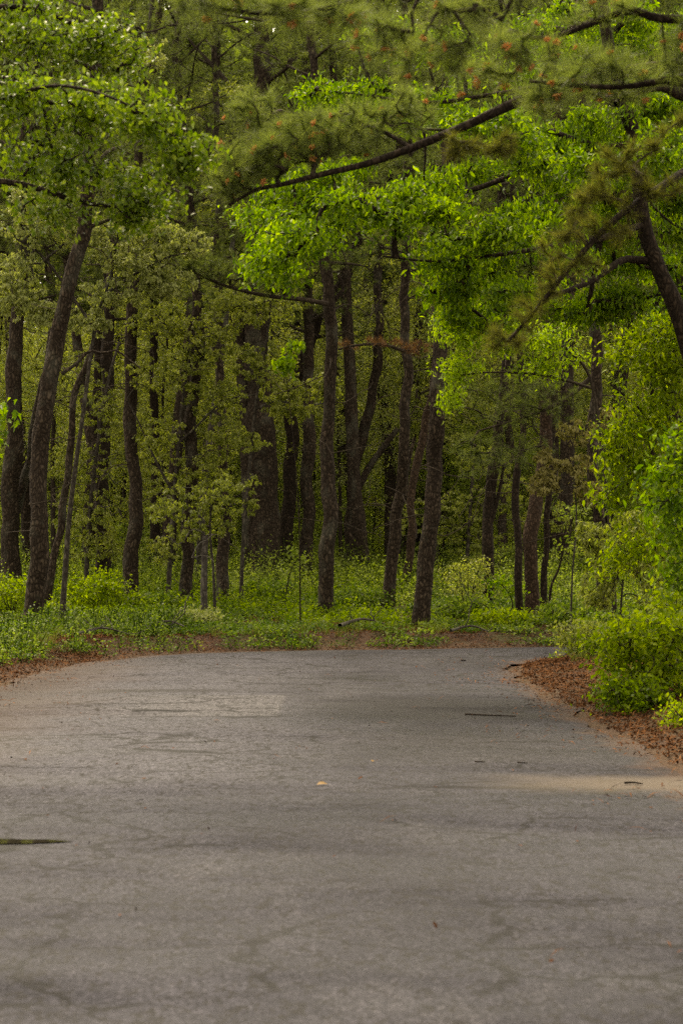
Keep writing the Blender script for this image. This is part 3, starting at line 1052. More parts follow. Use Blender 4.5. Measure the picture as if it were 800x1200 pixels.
broadleaf("young_oak", "slim oak with pale buff unfolding leaves left of the pine at the bend", "tree",
          [(668, 742), (670, 680), (675, 610), (672, 540), (676, 490)], (2.5, 1.2), 37.5, [],
          [(680, 505, 30, 16, 16), (645, 540, 26, 18, 15), (675, 545, 24, 14, 12), (713, 488, 12, 14, 12), (640, 565, 22, 14, 20), (690, 575, 22, 16, 20)], 'oak_buff', **dict(OAK, K=20))
broadleaf("young_oak", "olive shrubby oak with fine twigs over the roadside bush on the right", "tree",
          [(726, 770), (728, 700), (735, 640), (742, 600)], (3, 1.5), 32, [([(730, 690), (715, 660), (700, 640)], 2, 1)],
          [(720, 650, 36, 26, 44), (765, 655, 36, 30, 44), (700, 690, 26, 26, 28), (745, 615, 36, 22, 34), (770, 700, 30, 25, 26), (690, 625, 22, 18, 18)], 'oak', **dict(OAK, size=.06))

def tiers(poly, n, per, Ys, rx=(26, 46), ry=(7, 13)):
    """thin flat leaf tiers scattered inside an outline given in photo pixels"""
    poly = np.array(poly, float)
    out = []
    while len(out) < n:
        p = rng.uniform(poly.min(0), poly.max(0))
        if inside(p[None], poly)[0]:
            y = rng.uniform(25.7, 27.8) if p[0] > 690 and p[1] > 190 else rng.uniform(*Ys)
            out.append((p[0], p[1], rng.uniform(*rx), rng.uniform(*ry), per, y))
    return out


# right-hand maple, trunk just outside the frame
broadleaf("leaning_maple", "leaning dark maple at the right edge spreading lime green tiers over the road", "tree",
          [(862, 830), (845, 600), (815, 440), (792, 360), (768, 306), (752, 250), (746, 170), (720, 90), (704, -20), (700, -160)], (30, 10), 25,
          [([(768, 306), (745, 304), (728, 305), (690, 330), (650, 345), (600, 358)], 10, 3, (0, 0, -.2, -.6, -1, -1.2)),
           ([(742, 168), (715, 172), (680, 166), (640, 152), (590, 150), (530, 152), (470, 150)], 9, 2, (0, 0, -.2, -.4, -.6, -.8, -1)),
           ([(746, 180), (700, 182), (655, 178), (600, 205), (540, 225), (470, 232), (400, 240), (340, 250)], 10, 2, (0, .2, .4, .6, .8, 1, 1, 1)),
           ([(757, 262), (700, 280), (640, 290), (570, 300), (510, 306), (450, 300)], 9, 2, (0, -.5, -1, -1.4, -1.6, -1.8)),
           ([(730, 120), (660, 100), (580, 110), (500, 120), (420, 110), (370, 105)], 9, 2, (0, .6, 1.2, 1.5, 1.8, 2))],
          tiers([(262, 262), (300, 212), (370, 196), (420, 200), (470, 165), (540, 140), (620, 110), (700, 120), (810, 60), (830, 420), (760, 400), (700, 380), (640, 372), (600, 358), (560, 400), (520, 360), (495, 345), (430, 318), (385, 330), (300, 318)], 92, 26, (22.8, 27))
          + tiers([(340, 90), (420, 105), (520, 110), (560, 150), (440, 160), (370, 130)], 12, 18, (26.5, 28))
          + tiers([(350, 40), (560, 20), (820, -20), (820, 60), (600, 90), (420, 70)], 22, 18, (25.5, 28)),
          'maple', .072, LANCE, K=16, bark='dark_bark', droop=.8, spread=.075, rt=.0035, tint=.42, tint_v=.24)
# a lime tree a little further back
broadleaf("young_maple", "bright lime young maple hanging behind the leaning maple's tiers, above the bend", "tree",
          [(722, 756), (716, 640), (704, 520), (690, 440), (660, 405)], (6, 3), 33.5,
          [([(694, 455), (640, 440), (580, 436), (535, 440)], 4, 1.5), ([(664, 408), (600, 392), (560, 382), (530, 378)], 4, 1.5)],
          [(540, 385, 34, 30, 60), (580, 372, 44, 22, 55), (535, 432, 20, 20, 28), (600, 400, 34, 16, 30), (528, 472, 12, 16, 14), (640, 425, 40, 14, 34), (650, 395, 40, 18, 34)],
          'maple', .075, LANCE, K=14, bark='twig', droop=.7, spread=.08, rt=.0035, tint=.85)
# greenery down the right edge
broadleaf("young_maple", "bushy green young maple filling the right edge above the roadside shrubs", "tree",
          [(822, 790), (815, 690), (800, 600), (785, 500), (775, 430)], (9, 3), 27,
          [([(800, 600), (765, 560), (730, 520)], 4, 2), ([(790, 530), (750, 480), (715, 450)], 4, 2)],
          [(765, 425, 48, 34, 60), (735, 500, 42, 34, 56), (785, 500, 40, 40, 50), (770, 560, 40, 30, 44), (720, 585, 30, 26, 30), (790, 610, 40, 40, 40), (725, 545, 24, 20, 22), (800, 420, 30, 40, 36), (770, 375, 40, 20, 30), (750, 640, 40, 26, 36), (790, 690, 30, 34, 30), (715, 660, 24, 26, 24), (735, 545, 34, 24, 30), (770, 470, 40, 24, 36), (730, 400, 24, 18, 20)],
          'shrub', .08, LANCE, K=12, dens=.75, bark='twig', droop=.6, spread=.09, rt=.0035, tint=.5)
broadleaf("young_maple", "dark blurred maple sapling nearest on the right edge in front of the bushy young maple", "tree",
          [(842, 880), (835, 760), (815, 640), (800, 560)], (8, 3), 19, [],
          [(785, 600, 30, 40, 30), (800, 530, 26, 36, 26), (790, 670, 26, 26, 20), (770, 560, 20, 20, 12)], 'maple', .07, LANCE, K=13, bark='twig', droop=.6, spread=.08, rt=.0035, tint=.35)
# near tree on the left, trunk outside the frame
broadleaf("wild_cherry", "leafy green cherry reaching in from the left edge over the verge", "tree",
          [(-400, 930), (-390, 600), (-370, 300), (-360, 60), (-350, -200)], (44, 18), 16,
          [([(-368, 260), (-220, 170), (-100, 130), (0, 117), (50, 115), (66, 124), (100, 122)], 20, 4), ([(50, 116), (55, 150), (63, 180), (72, 200)], 4, 2),
           ([(-375, 330), (-200, 250), (-80, 215), (0, 212), (38, 219), (90, 235), (150, 245)], 18, 4), ([(-362, 100), (-200, 40), (-60, 15), (25, 8), (90, 30), (150, 70)], 18, 3, (0, .5, .8, 1, 1, 1, 1)),
           ([(0, 117), (60, 100), (120, 110), (180, 140), (225, 180)], 5, 2, (0, -.3, -.5, -.6, -.6))],
          [(60, 55, 70, 40, 90, 16.8), (130, 55, 50, 40, 70, 16.8), (25, 130, 50, 45, 60), (110, 130, 60, 36, 80), (175, 135, 40, 34, 56, 15.6), (213, 178, 26, 28, 44, 15.5), (100, 195, 55, 38, 65), (165, 225, 50, 28, 50, 15.8), (60, 245, 45, 18, 26, 15.8), (145, 255, 45, 16, 30), (20, 30, 50, 40, 50, 17), (215, 205, 22, 16, 16, 15.5), (30, 200, 40, 36, 26, 16.4)],
          'cherry', .05, OVAL, K=11, bark='dark_bark', droop=.45, spread=.055, rt=.0032, tint=.5, tint_v=.2)
broadleaf("young_maple", "small green maple branch poking in at the far left edge, before the thick dark pine", "tree",
          [(-60, 830), (-50, 700), (-30, 560), (-10, 490)], (6, 2), 27, [],
          [(0, 480, 10, 22, 14), (-25, 520, 25, 30, 20)], 'maple', .11, MAPLE, K=5, bark='twig', droop=.6, rt=.0035)


def strand(line, r, n, per, Y):
    """small leaf masses strung along a line of photo pixels"""
    L = np.array(line, float)
    t = np.linspace(0, len(L) - 1, n)
    return [(float(np.interp(q, range(len(L)), L[:, 0])) + float(rng.normal(0, r * .6)), float(np.interp(q, range(len(L)), L[:, 1])) + float(rng.normal(0, r * .6)), r, r * .8, per, Y) for q in t]


# near pines on the right verge, trunks outside the frame
def near_pine(label, bx, by, limbs, sprays, height, r0, seed, tsize, tmpls, cones):
    rs = np.random.default_rng(seed)
    base = np.array([bx, by, gz(bx, by) - .06])
    root = thing("pitch_pine", base, label, "tree")
    T = [base]
    while T[-1][2] < height:
        T.append(T[-1] + np.array([rs.normal(0, .05), rs.normal(0, .05), 1.2]))
    P, t = resample(np.array(T), .09)
    acc = Acc()
    bark_tube(acc, P, r0 * (1 - .7 * t), 26, rough=.09, flare=.3, seed=seed)
    part("trunk", acc, M['pine_bark'], root)
    lines = []
    for line, w0, w1, Ys in limbs:
        acc = Acc()
        T = np.array([at(x, y, yy) for (x, y), yy in zip(line, Ys)])
        if line[0][0] > 900:
            k = int(np.argmin(abs(P[:, 2] - T[0, 2] + .3)))
            T[0] = P[k]
        Q, tt = resample(T, .06)
        bark_tube(acc, Q, (w0 + (w1 - w0) * tt) / 2 / ppm(Ys[len(Ys) // 2]), 10, rough=.12, seed=len(line) + seed)
        part("limb", acc, M['dark_bark'], root)
        lines.append(Q)
    sk = np.vstack(lines)
    tips = []
    acc = Acc()
    for mat, blobs, rt in sprays:
        ac = Acc()
        Tw, R, e, d = grow(sk, blob_pts(blobs, by), rt, .16, .03)
        tw = Acc()
        tubes(tw, Tw, R, 5)
        put_tufts(ac, e, d, tsize, tmpls, .35)
        put_tufts(ac, Tw[:, 2], d, tsize * .9, tmpls, .35)
        crown("needle_spray", [(tw, M['twig']), (ac, M[mat])], root, False)
        if mat == 'needle_near':
            tips += list(zip(e, d))
    # crown above the picture
    H = P[-1, 2]
    lb, s2, pts = pine_crown(P, r0 * (1 - .7 * t), H * .62, H * .97, 12, 2.0, 16, rs)
    limb_tubes(acc, lb)
    Tw, R, e, d = grow(s2, pts, .0035)
    tubes(acc, Tw, R, 4)
    ac = Acc()
    put_tufts(ac, e, d, .15, TUFT_MID)
    crown("crown", [(acc, M['twig']), (ac, M['needle_near'])], root, False)
    # orange pollen cones at the tips
    cm = []
    for v in range(3):
        a2 = Acc()
        for q in range(9):
            an, az = rs.uniform(.3, 1.3), q * 2.4
            dd = np.array([math.sin(an) * math.cos(az), math.cos(an), math.sin(an) * math.sin(az)])
            Pq = np.array([dd * .004, dd * .012, dd * .020, dd * .026])[None]
            tubes(a2, Pq, np.array([[.002, .0045, .004, .0006]]), 5, rs.uniform(.2, .8))
        cm.append(a2.mesh("pollen_cone", M['pollen']))
    order = rs.permutation(len(tips))[:cones]
    for j, i in enumerate(order):
        e, d = tips[i]
        o = link("pollen_cone", cm[j % 3], root)
        o.location = [float(c) for c in (e + d * .02 - base)]
        o.rotation_euler = Vector([float(c) for c in d]).to_track_quat('Y', 'Z').to_euler()
        s = float(rs.uniform(.9, 1.35))
        o.scale = (s, s, s)
    return root


near_pine("pine off the right edge whose long bare limb crosses above the road with grey-green sprays", 4.4, 16.5,
          [([(1140, 60), (900, 70), (760, 80), (690, 92), (620, 113), (560, 140), (510, 162), (440, 188), (380, 203), (330, 216), (300, 222), (268, 240)], 26, 4, [16.5, 16.4, 16.3, 16.2, 16.2, 16.2, 16.2, 16.2, 16.2, 16.2, 16.2, 16.2]),
           ([(1140, 60), (950, 130), (830, 185), (765, 225), (715, 262), (670, 310), (630, 360), (595, 400)], 20, 4, [16.5, 16, 15.6, 15.2, 15, 15, 15, 15]),
           ([(800, 110), (770, 100), (735, 112), (722, 122)], 18, 8, [16, 15.7, 15.4, 15.2]),
           ([(480, 172), (440, 150), (390, 140), (330, 130)], 5, 2, [16.2, 16.4, 16.6, 16.8])],
          [('needle_near', [(300, 185, 46, 34, 90, 16.2), (360, 165, 50, 36, 100, 16.3), (420, 150, 46, 32, 70, 16.4), (480, 130, 40, 28, 40, 16.4), (270, 215, 26, 20, 26, 16.2), (290, 130, 40, 26, 34, 16.6)], .0032),
           ('needle_brown', strand([(775, 215), (735, 245), (700, 275), (670, 310), (640, 345), (605, 385), (580, 402)], 15, 24, 3, 15) + strand([(740, 185), (705, 225), (670, 265), (640, 300)], 13, 14, 3, 15.1) + strand([(800, 150), (750, 175), (715, 195), (690, 240)], 12, 10, 3, 15.2) + strand([(600, 165), (560, 170), (530, 175)], 12, 6, 5, 16), .003)],
          11, .17, 71, .115, TUFT_MID, 40)
near_pine("nearest pine off the right edge with blurred needles and orange cones hanging across the top", 3.35, 12,
          [([(1180, -40), (1050, 10), (800, 22), (740, 12), (690, 28), (640, 45), (600, 36)], 22, 5, [12, 12, 12, 12, 12, 12, 12]),
           ([(1180, -60), (900, -60), (640, -50), (480, -20), (380, 10), (300, 15), (220, 0)], 18, 4, [12, 11.6, 11, 10.4, 10.2, 10, 10]),
           ([(1180, 60), (1000, 60), (850, 80), (740, 100), (680, 100), (620, 95)], 18, 4, [12, 12, 12.3, 12.3, 12.3, 12.3]),
           ([(1180, 110), (900, 120), (800, 96), (760, 96), (724, 117)], 24, 9, [12, 12.2, 12.6, 12.6, 12.6])],
          [('needle_near', [(450, 36, 50, 30, 18, 10.8), (530, 48, 50, 34, 20, 11.2), (610, 60, 50, 34, 26, 11.8), (680, 85, 50, 28, 26, 12.4), (740, 90, 40, 26, 20, 12.4), (790, 60, 30, 40, 16, 12), (640, 112, 46, 18, 22, 12.4), (330, 12, 50, 16, 18, 10), (250, 3, 50, 12, 12, 10), (400, 18, 40, 16, 12, 10.2), (560, 10, 60, 16, 12, 11.2), (700, 10, 60, 20, 12, 12), (560, 90, 36, 16, 8, 12), (470, 70, 40, 18, 7, 11.2)], .0028)],
          10, .15, 83, .13, TUFT_NEAR, 70)

# ---------------------------------------------------------------- the wood behind: pines, saplings
def proto_pine(seed, height, r0, hb, Lmax):
    rs = np.random.default_rng(seed)
    T = [np.zeros(3)]
    ln = np.array([rs.normal(0, .07), rs.normal(0, .05), 0])
    while T[-1][2] < height:
        ln = ln * .9 + np.array([rs.normal(0, .04), rs.normal(0, .04), 0])
        T.append(T[-1] + np.array([ln[0], ln[1], 1.0]) * 1.3)
    P, t = resample(np.array(T), .16)
    tr = r0 * (1 - .72 * t)
    a1, a2, a3 = Acc(), Acc(), Acc()
    bark_tube(a1, P, tr, 14, rough=.09, flare=.3, seed=seed)
    H = P[-1, 2]
    limbs, sk, pts = pine_crown(P, tr, H * hb, H * .97, 24, Lmax, 28, rs)
    limb_tubes(a2, limbs, 5)
    Tw, R, e, d = grow(sk, pts, .0035)
    tubes(a2, Tw, R, 3)
    put_tufts(a3, e, d, .21, TUFT_FAR)
    put_tufts(a3, Tw[:, 2], d, .19, TUFT_FAR)
    Tw, R, e, d = grow(P[::2], dead_twig_pts(P, H * .12, H * (hb + .1), 40, rs), .0045, .12, .02)
    tubes(a2, Tw, R, 3)
    return a1, a2, a3


BACKP = []
for s, (h, r, hb, Lm) in enumerate([(17, .17, .42, 2.4), (19, .2, .46, 2.7), (16, .13, .4, 2.1), (18, .16, .4, 2.5), (20, .19, .44, 2.7), (15, .12, .36, 2.0)]):
    a1, a2, a3 = proto_pine(s + 40, h, r, hb, Lm)
    BACKP.append((a1.mesh("trunk", M['dark_bark' if s % 3 == 2 else 'pine_bark']), multi("crown", [(a2, M['twig']), (a3, M['needle'])], None, False)))


def plant_copy(name, meshes, names, x, y, rz, sc, label, cat, group):
    o = thing(name, (x, y, gz(x, y) - .05), label, cat, group)
    o.rotation_euler = (0, 0, rz)
    o.scale = (sc, sc, sc)
    for n, me in zip(names, meshes):
        link(n, me, o)
    return o


placed = []
tries = 0
while len(placed) < 52 and tries < 6000:
    tries += 1
    y = 56 + 30 * rng.uniform(0, 1) ** 1.2
    x = rng.uniform(-1, 1) * (y / 7 + 2.5)
    if len(placed) < 7:                      # the close stand behind the middle of the bend
        x, y = rng.uniform(-1, 5.5), rng.uniform(63, 70)
    if any((x - a) ** 2 + (y - b) ** 2 < 2.0 for a, b in placed):
        continue
    placed.append((x, y))
    k = len(placed) % 6
    plant_copy("forest_pine", BACKP[k], ("trunk", "crown"), x, y, rng.uniform(0, 6.28), rng.uniform(.85, 1.15),
               "dim slender pine deep in the wood behind the roadside pines", "tree", "dim pines deep in the wood")


def proto_sapling(seed, h, w, n, size, K, leaf_mat_, tint, low=.12):
    rs = np.random.default_rng(seed)
    T = [np.zeros(3)]
    for i in range(5):
        T.append(T[-1] + np.array([rs.normal(0, .06), rs.normal(0, .06), 1]) * h * .17)
    P, t = resample(np.array(T), .12)
    a1, a2, a3 = Acc(), Acc(), Acc()
    bark_tube(a1, P, (.012 + .006 * h) * (1 - .7 * t), 8, rough=.05, seed=seed)
    q = rs.normal(0, 1, (n, 3))
    q = q / np.linalg.norm(q, axis=1, keepdims=True) * rs.uniform(.2, 1, (n, 1)) ** .5
    pts = q * np.array([w, w, h * (1 - low) / 2]) + np.array([0, 0, h * (1 + low) / 2])
    pts += .25 * w * np.stack([vnoise(pts * 1.5 + seed, 3), vnoise(pts * 1.5 + seed, 4), vnoise(pts * 1.5, 5)], -1)
    Tw, R, e, d = grow(P, pts, .003, .2, .03)
    tubes(a2, Tw, R, 3)
    put_leaves(a3, e, d, K, size, SMALL, .5, .07, tint, .2)
    put_leaves(a3, Tw[:, 2], d, K // 2, size, SMALL, .5, .07, tint, .2)
    return a1.mesh("trunk", M['twig']), multi("crown", [(a2, M['twig']), (a3, leaf_mat_)], None)


SAP = [proto_sapling(60, 3.2, 1.1, 170, .085, 8, M['sapling'], .5), proto_sapling(61, 2.2, 1.0, 130, .08, 8, M['sapling'], .65),
       proto_sapling(62, 4.5, 1.4, 230, .09, 8, M['oak'], .45), proto_sapling(63, 1.4, .8, 100, .075, 8, M['sapling'], .6)]
TALL = [proto_sapling(73, 8.0, 2.0, 520, .075, 16, M['oak_pale'], .5, .2), proto_sapling(70, 7.5, 1.9, 520, .075, 16, M['oak'], .55, .2), proto_sapling(71, 9.0, 2.1, 600, .075, 16, M['oak'], .65, .25), proto_sapling(72, 6.0, 1.7, 420, .075, 16, M['sapling'], .6, .18)]
pl3 = []
while len(pl3) < 66:
    y = rng.uniform(60, 88)
    x = rng.uniform(-1, 1) * (y / 7 + 1.5) * (1 if len(pl3) < 56 else .5)
    if any((x - a) ** 2 + (y - b) ** 2 < 4 for a, b in pl3):
        continue
    pl3.append((x, y))
    plant_copy("forest_oak", TALL[len(pl3) % 4], ("trunk", "crown"), x, y, rng.uniform(0, 6.28), rng.uniform(.85, 1.2), "airy yellow-green young oak well back in the wood among dim pines", "tree", "young oaks well back in the wood")
YP = []
for sd, hgt in ((81, 5.5), (82, 7.0), (83, 4.2)):
    rs = np.random.default_rng(sd)
    P, t = resample(np.array([(0, 0, 0), (.05, .03, hgt * .4), (.02, -.04, hgt * .8), (0, 0, hgt)], float), .15)
    a1, a2, a3 = Acc(), Acc(), Acc()
    tr = .045 * (1 - .8 * t)
    bark_tube(a1, P, tr, 9, rough=.06, seed=sd)
    lb, sk, pts = pine_crown(P, tr, hgt * .22, hgt * .98, 20, 1.25, 20, rs)
    limb_tubes(a2, lb, 5)
    Tw, R, e, d = grow(sk, pts, .003)
    tubes(a2, Tw, R, 3)
    put_tufts(a3, e, d, .17, TUFT_MID, .5)
    YP.append((a1.mesh("trunk", M['twig']), multi("crown", [(a2, M['twig']), (a3, M['needle_near'])], None, False)))
pl4 = []
while len(pl4) < 30:
    y = rng.uniform(61, 82)
    x = rng.uniform(-1, 1) * (y / 7 + 1.5)
    if any((x - a) ** 2 + (y - b) ** 2 < 4 for a, b in pl4):
        continue
    pl4.append((x, y))
    plant_copy("young_pine", YP[len(pl4) % 3], ("trunk", "crown"), x, y, rng.uniform(0, 6.28), rng.uniform(.85, 1.2), "soft grey-green young pine growing in the shade among the tall trunks", "tree", "young pines growing in the shade")
cnt = 0
pl2 = []
while cnt < 230:
    y = 46.5 + 54 * rng.uniform(0, 1) ** 1.25
    x = rng.uniform(-1, 1) * (y / 7 + 1.5)
    k = int(rng.integers(0, 4))
    if y < 61:
        k = 3
    if any((x - a) ** 2 + (y - b) ** 2 < .8 for a, b in pl2) or (y < 61 and rng.uniform() < .6):
        continue
    pl2.append((x, y))
    cnt += 1
    if k == 3:
        plant_copy("forest_shrub", SAP[k], ("stem", "foliage"), x, y, rng.uniform(0, 6.28), rng.uniform(.8, 1.25) * (.55 * (y - 40) / 14 if y < 61 else 1), "rounded leafy shrub among the pine stems, knee to waist high", "shrub", "low shrubs between the pines")
    else:
        plant_copy("forest_sapling", SAP[k], ("trunk", "crown"), x, y, rng.uniform(0, 6.28), rng.uniform(.8, 1.25), "soft green broadleaf sapling filling the shade between pine stems", "sapling", "saplings in the shade between the pines")

# far wood: one mass past what one could count
acc, ac2 = Acc(), Acc()
N = 240
X = rng.uniform(-48, 48, N)
Yf = rng.uniform(118, 160, N)
Z = ground(np.stack([X, Yf], -1))
hh = rng.uniform(20, 29, N)
tt = np.linspace(0, 1, 5)
PP = np.stack([X[:, None] + rng.normal(0, .25, (N, 5)), np.repeat(Yf[:, None], 5, 1), Z[:, None] + tt[None] * hh[:, None]], -1)
tubes(acc, PP, np.linspace(1, .3, 5)[None] * rng.uniform(.12, .22, (N, 1)), 7)
tag(link("far_wood_trunks", acc.mesh("far_wood_trunks", M['dark_bark'])), kind="stuff")
n = 300000
w = rng.integers(0, N, n)
th = rng.uniform(0, 1, n) ** .8
pos = np.stack([X[w], Yf[w], Z[w] + th * hh[w]], -1) + rng.normal(0, 1, (n, 3)) * np.array([1.7, 1.7, .5])
pos[:, 2] = np.maximum(pos[:, 2], Z[w] + .1)
scatter(ac2, SMALL[0], SMALL[1], pos, frames(rng.normal(0, 1, (n, 3)), rng.normal(0, 1, (n, 3))), rng.uniform(.3, .75, n), np.clip(rng.normal(.4, .2, n), 0, 1))
tag(link("far_wood", ac2.mesh("far_wood", M['sapling'])), kind="stuff")

# ---------------------------------------------------------------- ground cover, shrubs, grass, litter
def rand_ground(n, x0, x1, y0, y1, dmin, dmax, seed, nz=None, thr=0):
    r = np.random.default_rng(seed)
    p = np.stack([r.uniform(x0, x1, n), r.uniform(y0, y1, n)], -1)
    d = road_d(p)
    ok = (d > dmin) & (d < dmax)
    if nz:
        ok &= vnoise(p * nz, seed) > thr + r.normal(0, .15, n)
    p = p[ok]
    return np.column_stack([p, ground(p)]), d[ok]


def cover(name, pts, h, w, n, size, mat, tint, seed):
    r = np.random.default_rng(seed)
    N = len(pts)
    hh = h * r.uniform(.3, 1.0, N) ** 1.3 * 1.7 * np.clip((pts[:, 1] - 36) / 14, .4, 1.3)
    c = np.repeat(pts, n, 0)
    q = r.normal(0, 1, (N * n, 3))
    q = unit(q) * r.uniform(.3, 1, (N * n, 1)) ** .5
    q[:, 2] = np.abs(q[:, 2])
    H = np.repeat(hh, n)
    pos = c + q * np.stack([np.full(N * n, w), np.full(N * n, w), H], -1) + np.array([0, 0, .03])
    ax = q * np.array([1, 1, .4]) + r.normal(0, .5, (N * n, 3)) + np.array([0, 0, -.15])
    up = r.normal(0, .5, (N * n, 3)) + np.array([0, 0, .7]) + q * .5
    t = np.clip(tint + np.repeat(r.normal(0, .22, N), n) + r.normal(0, .14, N * n), 0, 1)
    acc = Acc()
    scatter(acc, SMALL[0], SMALL[1], pos, frames(ax, up), size * r.uniform(.7, 1.3, N * n), t)
    k = 3
    s0 = np.repeat(pts, k, 0)
    s1 = s0 + np.column_stack([r.normal(0, w * .5, (N * k, 2)), np.repeat(hh, k) * .9])
    PP = np.stack([s0, (s0 + s1) / 2 + r.normal(0, .02, s0.shape), s1], 1)
    tubes(acc, PP, np.full((N * k, 3), .004), 3, .05)
    return tag(link(name, acc.mesh(name, mat)), kind="stuff")


p1, _ = rand_ground(11000, -9, 8, 36.5, 64, .15, 40, 21, .9, -.03)
cover("ground_cover", p1, .22, .2, 34, .06, M['cover'], .46, 31)
p6, _ = rand_ground(1500, -7, 5.5, 33, 40, .08, .9, 26, 1.3, .1)
cover("ground_cover", p6, .3, .15, 22, .05, M['cover'], .45, 36)
p5, _ = rand_ground(2600, -9, 8, 47, 66, 2.0, 40, 25, .7, .1)
cover("ground_cover", p5, .65, .36, 80, .065, M['sapling'], .6, 35)
p4, _ = rand_ground(3200, -7, -2.4, 26, 40, .45, 7, 24, 1.2, -.1)
cover("ground_cover", p4, .6, .16, 26, .05, M['cover'], .55, 34)
p2, _ = rand_ground(2600, -8, 8, 40, 58, 1.6, 40, 22, .5, .1)
cover("ground_cover", p2, .42, .3, 60, .065, M['shrub'], .45, 32)
p3, _ = rand_ground(4500, -16, 16, 60, 110, 1, 80, 23, .3, -.2)
cover("ground_cover", p3, .55, .5, 26, .13, M['sapling'], .6, 33)


def shrub(label, px, py, Y, w, h, n, mat, size, tint, seed, K=8, tmpl=SMALL, name="shrub", flat=1.0, group=None):
    rs = np.random.default_rng(seed)
    b = at(px, py, Y)
    b[2] = gz(b[0], b[1]) - .03
    root = thing(name, b, label, "shrub", group)
    sk = []
    a1, a2 = Acc(), Acc()
    for i in range(7):
        az = i * .9 + rs.uniform(-.3, .3)
        e = b + np.array([math.cos(az) * w * .6, math.sin(az) * w * .6, h * rs.uniform(.5, .8)])
        Q, t = resample(np.array([b + np.array([math.cos(az), math.sin(az), 0]) * .04, (b + e) / 2 + np.array([0, 0, h * .15]), e]), .08)
        bark_tube(a1, Q, .014 * (1 - .6 * t), 6, rough=.05)
        sk.append(Q)
    q = unit(rs.normal(0, 1, (n, 3))) * rs.uniform(.1, 1, (n, 1)) ** .4
    pts = b + np.array([0, 0, h * .52]) + q * np.array([w, w * .9, h * .5]) * (1 + .35 * vnoise(q * 2.1 + seed, seed))[:, None]
    pts[:, 2] = np.maximum(pts[:, 2], b[2] + .06)
    Tw, R, e, d = grow(np.vstack(sk), pts, .003, .2, .03)
    tubes(a1, Tw, R, 4)
    put_leaves(a2, e, d, K, size, tmpl, .3, .06, tint, .2)
    put_leaves(a2, Tw[:, 2], d, K // 2, size, tmpl, .3, .06, tint, .2)
    crown("foliage", [(a1, M['twig']), (a2, M[mat])], root)
    return root


shrub("large feathery lime green bush on the leafy bank at the right edge", 768, 800, 23, .62, .95, 300, 'shrub', .07, .55, 1, K=10)
shrub("darker low green bush at the foot of the large lime bush", 742, 812, 22.4, .36, .36, 140, 'shrub', .055, .25, 2, K=10)
shrub("lime bush behind and right of the large feathery bush", 806, 770, 25.5, .6, 1.15, 200, 'shrub', .075, .6, 3, K=9)
shrub("small bright green plant on the brown leaves at the right edge", 806, 862, 20.5, .18, .2, 50, 'shrub', .05, .7, 4, K=8)
shrub("olive and brown twiggy bush at the inside corner of the bend", 690, 778, 31.5, .5, .55, 150, 'oak', .06, .4, 5)
shrub("yellow-tinged bush under the pine at the bend", 712, 756, 33.5, .55, .7, 150, 'cover', .065, .5, 6)
shrub("low bright green bush leaning over the road edge at the bend", 704, 768, 33.4, .4, .5, 110, 'shrub', .085, .55, 7, tmpl=OVAL, K=6)
shrub("bright green bush behind the low bush at the bend", 672, 742, 39.5, .6, .5, 120, 'cover', .08, .6, 8)
shrub("bright shrub mound between the leaning left pine and the straight pine", 112, 722, 43.5, .75, .8, 240, 'shrub', .075, .55, 9)
shrub("leafy shrub right of the straight pine on the left", 180, 722, 44, .55, .45, 150, 'cover', .075, .55, 10)
shrub("green shrub at the foot of the thick pine on the left edge", 12, 735, 42, .5, .75, 130, 'shrub', .07, .55, 11)
shrub("pale green mound of leaves beside the road, below the grey snag", 232, 748, 39.3, .38, .3, 130, 'oak_pale', .06, .45, 12)
shrub("bright shrub at the foot of the stout double trunk", 310, 720, 47, .7, .6, 180, 'cover', .08, .55, 13)
shrub("lime shrub right of the large leaning pine on the bank", 540, 738, 42, .55, .45, 170, 'cover', .08, .62, 14)
shrub("tall thin-leaved shrub between the large leaning pine and the dark forked pine", 548, 720, 46, .6, 1.2, 130, 'oak', .06, .6, 15)
shrub("bright bush on the bank below the black crooked pine", 585, 748, 40, .55, .36, 150, 'shrub', .075, .6, 16)
shrub("green bush between the foremost middle pine and the tapering pine", 424, 728, 45, .7, .55, 180, 'cover', .08, .55, 17)

# low forked sapling with bare dark stem at right of the middle
def dark_stem(label, line, w, Y, blobs, mat):
    return broadleaf("sapling", label, "sapling", line, (w, w * .5), Y, [], blobs, mat, .09, OVAL, K=6, bark='dark_bark', rt=.003, droop=.4)


dark_stem("bent dark sapling curving right behind the road bend", [(644, 724), (645, 690), (655, 665), (663, 630), (672, 605)], 3.5, 44, [(672, 600, 24, 14, 14), (690, 645, 22, 16, 18), (655, 640, 14, 10, 6)], 'sapling')
dark_stem("thin leaning twig sapling with sparse leaves right of the stout double trunk", [(332, 718), (336, 690), (342, 665), (350, 655)], 2.0, 45, [(345, 662, 18, 10, 8), (335, 645, 14, 8, 5)], 'sapling')
dark_stem("lime sprig sapling crossing in front of the black crooked pine", [(598, 735), (600, 705), (590, 688), (582, 683)], 2.0, 41, [(580, 682, 22, 7, 16), (606, 690, 12, 6, 10)], 'maple')

